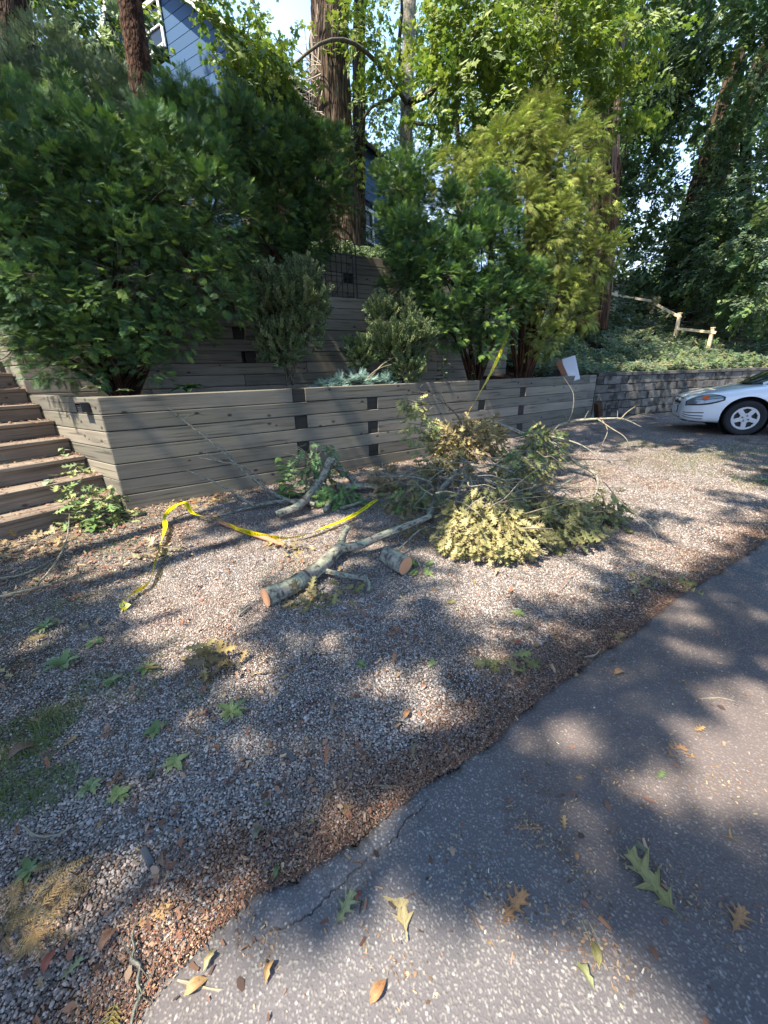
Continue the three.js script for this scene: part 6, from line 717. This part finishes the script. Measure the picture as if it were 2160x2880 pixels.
  pile('green leaves round the sawn branch end', [-0.52, 0.095, -4.4], [0.26, 0.16, 0.14], 110, [[0.13, 0.23, 0.08], [0.10, 0.18, 0.06]], { seed: 17, size: 0.15 });
  pile('dark root-like brush between limb and pile', [0.014, 0.207, -4.9], [0.20, 0.18, 0.16], 60, DRY, { seed: 18, curl: 1, tw: 16 });
  pile('green leaves low in the pile before the tan clump', [1.084, -0.061, -4], [0.40, 0.2, 0.3], 170, OLIVE.concat(DRY), { seed: 19 });
}
{ // bare twigs tangled over the pile
  const t = thing('twig_tangle', 'tangle of thin bare grey twigs lying over the middle of the brush pile', 'twigs', [1.1, 0, -3.9]), r = rng(17);
  for (let i = 0; i < 64; i++) { const a = V(rr(-0.75, 0.95, r), rr(0.12, 0.62, r), rr(-0.75, 0.75, r)), d = V(rr(-1, 1, r), rr(-0.35, 0.25, r), rr(-0.6, 1, r)).normalize(), L = rr(0.35, 0.95, r), q = []; for (let k = 0; k <= 4; k++) q.push([a.x + d.x * L * k / 4 + rr(-0.03, 0.03, r), Math.max(0.02, a.y + d.y * L * k / 4 + rr(-0.03, 0.03, r)), a.z + d.z * L * k / 4 + rr(-0.03, 0.03, r)]); const w = rr(0.004, 0.010, r); mesh('twig', limb(q, [w, w * 0.75, w * 0.35], { seg: 5, n: 12, wob: 0.15 }), r() < 0.7 ? TWIG : TWIGDRY, t); }
}
branch('twig', 'knobbly grey twig running off the bottom edge at left', [[-0.747, 0.016, -0.643], [-0.739, 0.02, -0.618], [-0.719, 0.018, -0.595], [-0.713, 0.022, -0.572], [-0.683, 0.02, -0.558], [-0.671, 0.022, -0.53], [-0.651, 0.018, -0.508], [-0.653, 0.02, -0.484], [-0.645, 0.018, -0.454]], [0.002, 0.0028, 0.0032, 0.0062, 0.0048, 0.0042, 0.0044, 0.0038, 0.0036], { cat: 'twig', fine: 5, fineR: 0.35, reach: 0.06, n: 90, group: 'twigs on gravel and asphalt', subs: [[[[-0.711, 0.02, -0.572], [-0.712, 0.016, -0.551], [-0.694, 0.014, -0.53]], [0.0035, 0.0025, 0.0012]]] });
for (const [pts, rad, label, mat] of [
  [[[-0.571, 0.01, -0.535], [-0.51, 0.012, -0.522], [-0.447, 0.01, -0.515], [-0.397, 0.008, -0.515]], [0.0045, 0.0045, 0.004, 0.003], 'thin grey twig lying across the asphalt edge'], [[[-0.06, 0.012, -1.028], [0.028, 0.015, -1.019], [0.119, 0.014, -1.042], [0.193, 0.012, -1.086]], [0.005, 0.005, 0.0045, 0.003], 'curved grey twig on the litter strip'], [[[-1.308, 0.01, -0.916], [-1.24, 0.015, -0.883], [-1.167, 0.015, -0.882], [-1.124, 0.01, -0.919]], [0.004, 0.005, 0.005, 0.003], 'bent grey twig on the moss at left'],
  [[[1.07, 0.015, -1.69], [1.132, 0.02, -1.7], [1.198, 0.015, -1.76]], [0.005, 0.005, 0.003], 'short bent twig on the asphalt edge'], [[[1.052, 0.012, -1.624], [1.135, 0.012, -1.588]], [0.004, 0.003], 'straight thin twig behind the orange-brown leaf'], [[[0.439, 0.012, -0.876], [0.516, 0.012, -0.879]], [0.006, 0.005], 'stubby bark strip on the asphalt'], [[[0.435, 0.016, -0.867], [0.514, 0.018, -0.867]], [0.004, 0.004], 'second bark strip beside the stubby one'], [[[0.535, 0.01, -0.631], [0.541, 0.012, -0.591], [0.549, 0.01, -0.565]], [0.004, 0.004, 0.003], 'bundle stick, left one on the asphalt'], [[[0.555, 0.01, -0.63], [0.56, 0.012, -0.591], [0.557, 0.01, -0.56]], [0.0035, 0.0035, 0.003], 'bundle stick, right one on the asphalt'], [[[0.591, 0.014, -0.638], [0.608, 0.014, -0.608]], [0.007, 0.006], 'broad brown bark piece by the bundle sticks'],
  [[[-0.066, 0.012, -0.732], [-0.044, 0.012, -0.703]], [0.004, 0.004], 'small brown chip stick on the asphalt near the crack'], [[[-0.974, 0.015, -2.155], [-0.931, 0.015, -2.26]], [0.008, 0.007], 'short grey stick end by the log cut'], [[[-2.815, 0.02, -2.451], [-2.671, 0.03, -2.523], [-2.581, 0.02, -2.622]], [0.012, 0.011, 0.007], 'pale stick in the left shade'], [[[-2.657, 0.03, -2.588], [-2.766, 0.06, -2.916], [-2.961, 0.12, -3.321], [-2.989, 0.3, -3.459]], [0.008, 0.008, 0.007, 0.003], 'dead twig standing up before the steps'], [[[-3.054, 0.03, -2.712], [-2.93, 0.03, -2.781], [-2.89, 0.03, -3.113]], [0.009, 0.008, 0.004], 'dark stick crossing the left brush'], [[[-0.581, 0.012, -2.093], [-0.405, 0.012, -2.111], [-0.199, 0.012, -2.179], [-0.077, 0.01, -2.258]], [0.003, 0.004, 0.004, 0.003], 'fine reddish twig below the log'],
  [[[1.131, 0.02, -2.275], [1.267, 0.03, -2.404], [1.405, 0.05, -2.565]], [0.003, 0.003, 0.002], 'thin red stem in front of the olive leaves'], [[[1.054, 0.012, -1.147], [1.04, 0.012, -1.068], [0.968, 0.01, -0.999]], [0.003, 0.003, 0.002], 'hair-thin twig above the joined leaves'], [[[1.468, 0.012, -1.397], [1.568, 0.012, -1.399], [1.629, 0.01, -1.38]], [0.004, 0.004, 0.003], 'dark twig on the shadowed asphalt'],
]) { const m = mesh('twig', limb(pts, rad, { seg: 7, n: pts.length * 12, wob: 0.42 }), mat || (label.includes('brown') || label.includes('bark') || label.includes('red') ? M([0.22, 0.11, 0.06], 0.9) : TWIGDRY)); tag(m, label, 'twig', 'twigs on gravel and asphalt'); }
// ---------------------------------------------------------------- caution tape
{
  const cv = document.createElement('canvas'); cv.width = 512; cv.height = 64; const x = cv.getContext('2d'); x.fillStyle = '#e9d800'; x.fillRect(0, 0, 512, 64); x.fillStyle = '#15140c'; x.font = 'bold 46px sans-serif'; x.textAlign = 'center'; x.textBaseline = 'middle'; x.fillText('CAUTION', 128, 34); x.fillText('CAUTION', 384, 34);
  const tx = new THREE.CanvasTexture(cv); tx.colorSpace = THREE.SRGBColorSpace; tx.wrapS = tx.wrapT = THREE.RepeatWrapping;
  const TAPE = new THREE.MeshPhysicalMaterial({ map: tx, roughness: 0.35, side: THREE.DoubleSide, transmission: 0.25, thickness: 0 });
  const ribbon = (pts, wid, roll, n) => { const c = new THREE.CatmullRomCurve3(pts.map(VA), false, 'centripetal'), len = c.getLength(), pos = [], uv = [], idx = []; for (let i = 0; i <= n; i++) { const t = i / n, p = c.getPointAt(t), d = c.getTangentAt(t), s = V().crossVectors(d, V(0, 1, 0)).normalize(), u = V().crossVectors(s, d), a = roll(t * len), w = wid * (0.72 + 0.28 * n2(t * len * 3, wid * 50)) / 2; for (let k = -1; k <= 1; k++) { const b = k * w, f = (Math.abs(k) ? 0 : 0.012 * n2(t * len * 6, 4)); pos.push(p.x + (s.x * Math.cos(a) + u.x * Math.sin(a)) * b + u.x * f, p.y + (s.y * Math.cos(a) + u.y * Math.sin(a)) * b + f, p.z + (s.z * Math.cos(a) + u.z * Math.sin(a)) * b + u.z * f); uv.push(t * len / 0.5, 0.5 + k * 0.5); } if (i < n) for (let k = 0; k < 2; k++) { const q = i * 3 + k; idx.push(q, q + 1, q + 3, q + 1, q + 4, q + 3); } } return geoFrom(pos, idx, uv); };
  tag(mesh('caution_tape', ribbon([[-1.785, 0.012, -2.289], [-1.842, 0.03, -2.315], [-1.84, 0.03, -2.434], [-1.806, 0.03, -2.569], [-1.909, 0.05, -2.865], [-2.048, 0.06, -3.214], [-2.227, 0.07, -3.647], [-2.385, 0.09, -3.956], [-2.391, 0.11, -4.208], [-2.262, 0.15, -4.179], [-2.105, 0.09, -3.995], [-1.778, 0.06, -3.852], [-1.473, 0.06, -3.574], [-1.201, 0.06, -3.406], [-0.904, 0.04, -3.357], [-0.603, 0.05, -3.567], [-0.322, 0.06, -3.892], [-0.076, 0.09, -4.327]], 0.066, (l) => 0.5 + 0.9 * Math.sin(l * 2.3), 260), TAPE), 'yellow caution tape trailing across the gravel', 'tape');
  tag(mesh('caution_tape', ribbon([[1.132, 0.96, -5.2], [1.308, 1.074, -5.6], [1.622, 1.295, -6.3], [1.941, 1.554, -7], [2.265, 1.876, -7.7], [2.601, 2.328, -8.4], [2.711, 2.431, -8.6]], 0.075, (l) => 0.9 + 0.5 * l, 90), TAPE), 'yellow caution tape stretched from the brush pile up to the cypress', 'tape');
  tag(mesh('caution_tape', ribbon([[0.675, 0.509, -4.9], [0.795, 0.573, -4.92], [0.954, 0.663, -5]], 0.06, (l) => 0.7, 16), TAPE), 'short bit of yellow tape showing through the brush pile', 'tape');
}

// ---------------------------------------------------------------- parked car (local axes: x forward, y up, front axle at the origin)
{
  const car = thing('parked_car', 'white compact sedan parked nose to the block wall, cut by the right edge', 'car', [7.12, gh(7.0, -7.6), -8.0], (180 - 27) * Math.PI / 180);
  const PAINT = M([0.80, 0.82, 0.84], 0.28, { clearcoat: 1, clearcoatRoughness: 0.06 }), BLACK = M([0.012, 0.012, 0.013], 0.5), GLASS = M([0.02, 0.03, 0.03], 0.05, { clearcoat: 1 }), RUB = M([0.018, 0.018, 0.019], 0.85), RIM = M([0.55, 0.55, 0.55], 0.35, { metalness: 0.5 }), LENS = M([0.20, 0.23, 0.25], 0.12, { clearcoat: 1, metalness: 0.3 }), AMBER = M([0.6, 0.10, 0.02], 0.2), CHROME = M([0.5, 0.5, 0.5], 0.2, { metalness: 1 });
  // stations: x, half width, bottom, top at centre, shoulder height
  const ST = [[0.935, 0.40, 0.30, 0.575, 0.53], [0.925, 0.50, 0.26, 0.62, 0.56], [0.89, 0.60, 0.23, 0.665, 0.60], [0.80, 0.70, 0.21, 0.71, 0.64], [0.65, 0.775, 0.20, 0.755, 0.68], [0.40, 0.83, 0.20, 0.815, 0.73], [0.1, 0.855, 0.20, 0.87, 0.79], [-0.25, 0.862, 0.20, 0.92, 0.84], [-0.6, 0.865, 0.20, 0.965, 0.885], [-1.2, 0.865, 0.20, 0.985, 0.91], [-2.2, 0.865, 0.20, 1.0, 0.925], [-2.9, 0.85, 0.22, 1.02, 0.94], [-3.3, 0.82, 0.26, 1.01, 0.94], [-3.55, 0.76, 0.32, 0.98, 0.91], [-3.66, 0.66, 0.40, 0.90, 0.84]];
  const sec = (x) => { let i = 0; while (i < ST.length - 2 && ST[i + 1][0] > x) i++; const t = Math.min(1, Math.max(0, (ST[i][0] - x) / (ST[i][0] - ST[i + 1][0]))); return [1, 2, 3, 4].map((k) => lerp(ST[i][k], ST[i + 1][k], t)); };
  const prof = (x) => { const [w, b, t, s] = sec(x); return new THREE.CatmullRomCurve3([[0, b], [w * 0.82, b], [w * 0.965, b + 0.06], [w, lerp(b, s, 0.5)], [w * 0.985, s - 0.04], [w * 0.90, s + (t - s) * 0.42], [w * 0.6, t - 0.012], [0, t]].map(([z, y]) => V(0, y, z)), false, 'centripetal'); };
  const surf = (x, v, off = 0) => { const c = prof(x), p = c.getPoint(v), d = c.getTangent(v); return V(x, p.y + d.z * off, p.z - d.y * off * -1); };
  const nx = 64, nv = 22, pos = [], idx = [], uv = [], xs = []; for (let i = 0; i <= nx; i++) xs.push(lerp(ST[0][0], ST[ST.length - 1][0], Math.pow(i / nx, 1.6)));
  const ring = nv * 2; xs.forEach((x) => { const c = prof(x); for (let k = 0; k < ring; k++) { const h = k <= nv ? k / nv : (ring - k) / nv, p = c.getPoint(h); pos.push(x, p.y, k <= nv ? p.z : -p.z); uv.push(x, p.y); } });
  for (let i = 0; i < nx; i++) for (let k = 0; k < ring; k++) { const a = i * ring + k, b = i * ring + (k + 1) % ring, c = a + ring, d = b + ring; idx.push(a, c, b, b, c, d); }
  for (const [row, f] of [[0, 0], [nx, 1]]) { const n = pos.length / 3; let cy = 0; for (let k = 0; k < ring; k++) cy += pos[(row * ring + k) * 3 + 1] / ring; pos.push(xs[row], cy, 0); uv.push(0, 0); for (let k = 0; k < ring; k++) { const a = row * ring + k, b = row * ring + (k + 1) % ring; f ? idx.push(n, b, a) : idx.push(n, a, b); } }
  let body = new Brush(geoFrom(pos, idx, uv)); body.updateMatrixWorld();
  const ev = new Evaluator(); ev.attributes = ['position', 'normal', 'uv']; ev.useGroups = false;
  for (const wx of [0, -2.62]) for (const s of [-1, 1]) { const cy = new Brush(new THREE.CylinderGeometry(0.375, 0.375, 0.5, 40)); cy.rotation.x = Math.PI / 2; cy.position.set(wx, 0.33, s * 0.80); cy.updateMatrixWorld(); body = ev.evaluate(body, cy, SUBTRACTION); body.updateMatrixWorld(); }
  mesh('body', body.geometry, PAINT, car);
  for (const wx of [0, -2.62]) for (const s of [-1, 1]) { const a = mesh('wheel_well', new THREE.CylinderGeometry(0.372, 0.372, 0.24, 32, 1, true), M([0.01, 0.01, 0.01], 0.9, { side: THREE.DoubleSide }), car); a.rotation.x = Math.PI / 2; a.position.set(wx, 0.33, s * 0.70); const k = mesh('wheel_well', new THREE.CircleGeometry(0.372, 32), a.material, car); k.position.set(wx, 0.33, s * 0.575); if (s < 0) k.rotation.y = Math.PI; }
  const patch = (name, mat, x0, x1, v0, v1, side, off, n = 10, m = 4, parent = car) => { const P = [], I = [], U = []; for (let i = 0; i <= n; i++) for (let j = 0; j <= m; j++) { const a = i / n, x = lerp(x0, x1, a), v = lerp(v0(a), v1(a), j / m), p = surf(x, v, 0), c = prof(x), d = c.getTangent(v); P.push(x + off * (x > 0.5 ? (x - 0.4) * 1.4 : 0), p.y + d.z * -off * (-1) * 0 + off * Math.max(0, -d.z) , side * (p.z + off * Math.abs(d.y))); U.push(a, j / m); if (i < n && j < m) { const q = i * (m + 1) + j; side > 0 ? I.push(q, q + m + 1, q + 1, q + 1, q + m + 1, q + m + 2) : I.push(q, q + 1, q + m + 1, q + 1, q + m + 2, q + m + 1); } } const o = mesh(name, geoFrom(P, I, U), mat, parent); return o; };
  for (const s of [-1, 1]) {
    const rim_ = patch('headlight', BLACK, 0.895, 0.36, (a) => 0.525 - 0.03 * Math.sin(a * 3.1), (a) => 0.565 + 0.155 * Math.sin(Math.PI * Math.min(1, 0.15 + a * 0.85)), s, 0.014, 14, 6);
    patch('lens', LENS, 0.88, 0.39, (a) => 0.535 - 0.02 * Math.sin(a * 3.1), (a) => 0.56 + 0.14 * Math.sin(Math.PI * Math.min(1, 0.15 + a * 0.85)), s, 0.020, 14, 6, rim_);
    patch('turn_signal', AMBER, 0.68, 0.59, () => 0.56, () => 0.655, s, 0.026, 3, 3, rim_);
    for (let k = 0; k < 3; k++) patch('bumper_slot', BLACK, 0.905, 0.62, () => 0.30 + k * 0.045, () => 0.312 + k * 0.045, s, 0.006, 8, 1);
    patch('bumper_lip', BLACK, 0.93, 0.40, () => 0.10, () => 0.20, s, 0.008, 10, 2);
    patch('hood_seam', BLACK, 0.80, -0.55, () => 0.80, () => 0.806, s, 0.003, 16, 1);
    patch('door_seam', BLACK, -0.62, -0.635, () => 0.26, () => 0.72, s, 0.003, 1, 8); patch('door_seam', BLACK, -1.72, -1.735, () => 0.26, () => 0.72, s, 0.003, 1, 8);
    patch('side_moulding', PAINT, -0.66, -2.1, () => 0.40, () => 0.44, s, 0.012, 8, 2);
    const mir = mesh('mirror', new THREE.SphereGeometry(0.1, 16, 10), PAINT, car); mir.scale.set(0.8, 0.75, 1.05); mir.position.set(-0.82, 1.02, s * 0.97);
  }
  for (const [y0, y1, w, x] of [[0.60, 0.645, 0.36, 0.905], [0.525, 0.575, 0.30, 0.935]]) { const sh = new THREE.Shape(); sh.moveTo(-w, y1); sh.lineTo(w, y1); sh.lineTo(w * 0.86, y0); sh.lineTo(-w * 0.86, y0); const g = new THREE.ExtrudeGeometry(sh, { depth: 0.03, bevelEnabled: false, steps: 1, curveSegments: 4 }); const m = mesh('grille_slot', g, BLACK, car); m.rotation.y = Math.PI / 2; m.position.set(x - 0.022, 0, 0); }
  { const sh = new THREE.Shape(); [[-0.085, 0.016], [-0.03, 0.016], [-0.03, 0.03], [0.03, 0.03], [0.03, 0.016], [0.085, 0.016], [0.07, -0.016], [0.03, -0.016], [0.03, -0.03], [-0.03, -0.03], [-0.03, -0.016], [-0.07, -0.016]].forEach(([a, b], i) => i ? sh.lineTo(a, b) : sh.moveTo(a, b)); const m = mesh('emblem', new THREE.ExtrudeGeometry(sh, { depth: 0.01, bevelEnabled: false }), CHROME, car); m.rotation.y = Math.PI / 2; m.position.set(0.932, 0.588, 0); }
  { const p = mesh('licence_plate', new RoundedBoxGeometry(0.012, 0.13, 0.31, 1, 0.005), M([0.45, 0.5, 0.55], 0.5), car); p.position.set(0.95, 0.42, 0); const q = mesh('plate_frame', new RoundedBoxGeometry(0.01, 0.15, 0.33, 1, 0.005), BLACK, car); q.position.set(0.942, 0.42, 0); }
  for (const wx of [0, -2.62]) for (const s of [-1, 1]) { // wheels
    const w = new THREE.Group(); w.name = 'wheel'; w.position.set(wx, 0.315, s * 0.755); car.add(w);
    const pr = [[0.205, -0.09], [0.26, -0.105], [0.30, -0.1], [0.315, -0.07], [0.315, 0.07], [0.30, 0.1], [0.26, 0.105], [0.205, 0.09], [0.205, -0.09]].map(([a, b]) => new THREE.Vector2(a, b)), ty = mesh('tyre', new THREE.LatheGeometry(pr, 48), RUB, w); ty.rotation.x = Math.PI / 2;
    const back = mesh('brake_disc', new THREE.CylinderGeometry(0.2, 0.2, 0.05, 32), M([0.03, 0.03, 0.03], 0.6), w); back.rotation.x = Math.PI / 2;
    const sh = new THREE.Shape(); sh.absarc(0, 0, 0.208, 0, Math.PI * 2); for (let k = 0; k < 5; k++) { const a = k / 5 * Math.PI * 2 + 0.31, h = new THREE.Path(), q = (r, d) => [Math.cos(a + d) * r, Math.sin(a + d) * r]; h.moveTo(...q(0.085, -0.22)); h.lineTo(...q(0.172, -0.44)); h.lineTo(...q(0.182, 0)); h.lineTo(...q(0.172, 0.44)); h.lineTo(...q(0.085, 0.22)); h.closePath(); sh.holes.push(h); }
    const rim = mesh('rim', new THREE.ExtrudeGeometry(sh, { depth: 0.02, bevelEnabled: true, bevelSize: 0.006, bevelThickness: 0.008, bevelSegments: 2, curveSegments: 30 }), RIM, w); rim.position.z = s > 0 ? 0.06 : -0.08;
    for (let k = 0; k < 4; k++) { const n = mesh('lug_nut', new THREE.CylinderGeometry(0.011, 0.011, 0.02, 6), BLACK, w); n.rotation.x = Math.PI / 2; n.position.set(Math.cos(k * 1.571 + 0.4) * 0.05, Math.sin(k * 1.571 + 0.4) * 0.05, s * 0.098); }
    const cp = mesh('hub_cap', new THREE.CylinderGeometry(0.026, 0.026, 0.012, 20), RIM, w); cp.rotation.x = Math.PI / 2; cp.position.z = s * 0.095;
  }
  { // cabin: glass shell, roof, pillars
    const G = [[-0.10, 0.0, 0.90, 0.91], [-0.45, 0.70, 0.92, 1.10], [-0.9, 0.74, 0.94, 1.32], [-1.3, 0.74, 0.95, 1.42], [-2.1, 0.73, 0.95, 1.44], [-2.6, 0.71, 0.95, 1.39], [-3.0, 0.66, 0.96, 1.22], [-3.25, 0.6, 0.97, 1.03]];
    const P = [], I = []; G.forEach(([x, w, b, t], i) => { for (let k = 0; k <= 12; k++) { const a = k / 12 * Math.PI, c = Math.cos(a), s = Math.sin(a); P.push(x + (i < 3 ? 0.22 * (1 - c * c) - 0.12 : 0), b + (t - b) * Math.pow(s, 0.45), Math.sign(c) * Math.pow(Math.abs(c), 0.6) * (w || 0.55) * (1 - 0.2 * Math.pow(s, 0.8) * 0.5)); if (i < G.length - 1 && k < 12) { const q = i * 13 + k; I.push(q, q + 13, q + 1, q + 1, q + 13, q + 14); } } });
    mesh('window_glass', geoFrom(P, I), GLASS, car);
    const at = (i, k) => [P[(i * 13 + k) * 3], P[(i * 13 + k) * 3 + 1] + 0.004, P[(i * 13 + k) * 3 + 2]];
    for (const k of [2, 10]) { mesh('pillar', limb([at(0, k === 2 ? 1 : 11), at(1, k), at(2, k), at(3, k)], [0.03, 0.032, 0.032, 0.04], { seg: 6, n: 16, wob: 0 }), PAINT, car); mesh('pillar', limb([at(3, k), at(4, k), at(5, k), at(6, k), at(7, k)], [0.04, 0.04, 0.045, 0.06, 0.07], { seg: 6, n: 16, wob: 0 }), PAINT, car); }
    const RP = [], RI = []; for (let i = 3; i <= 5; i++) for (let k = 2; k <= 10; k++) { const q = at(i, k); RP.push(q[0], q[1] + 0.012, q[2]); if (i < 5 && k < 10) { const n = (i - 3) * 9 + k - 2; RI.push(n, n + 9, n + 1, n + 1, n + 9, n + 10); } } mesh('roof', geoFrom(RP, RI), PAINT, car);
  }
}
renderer.render(scene, camera);
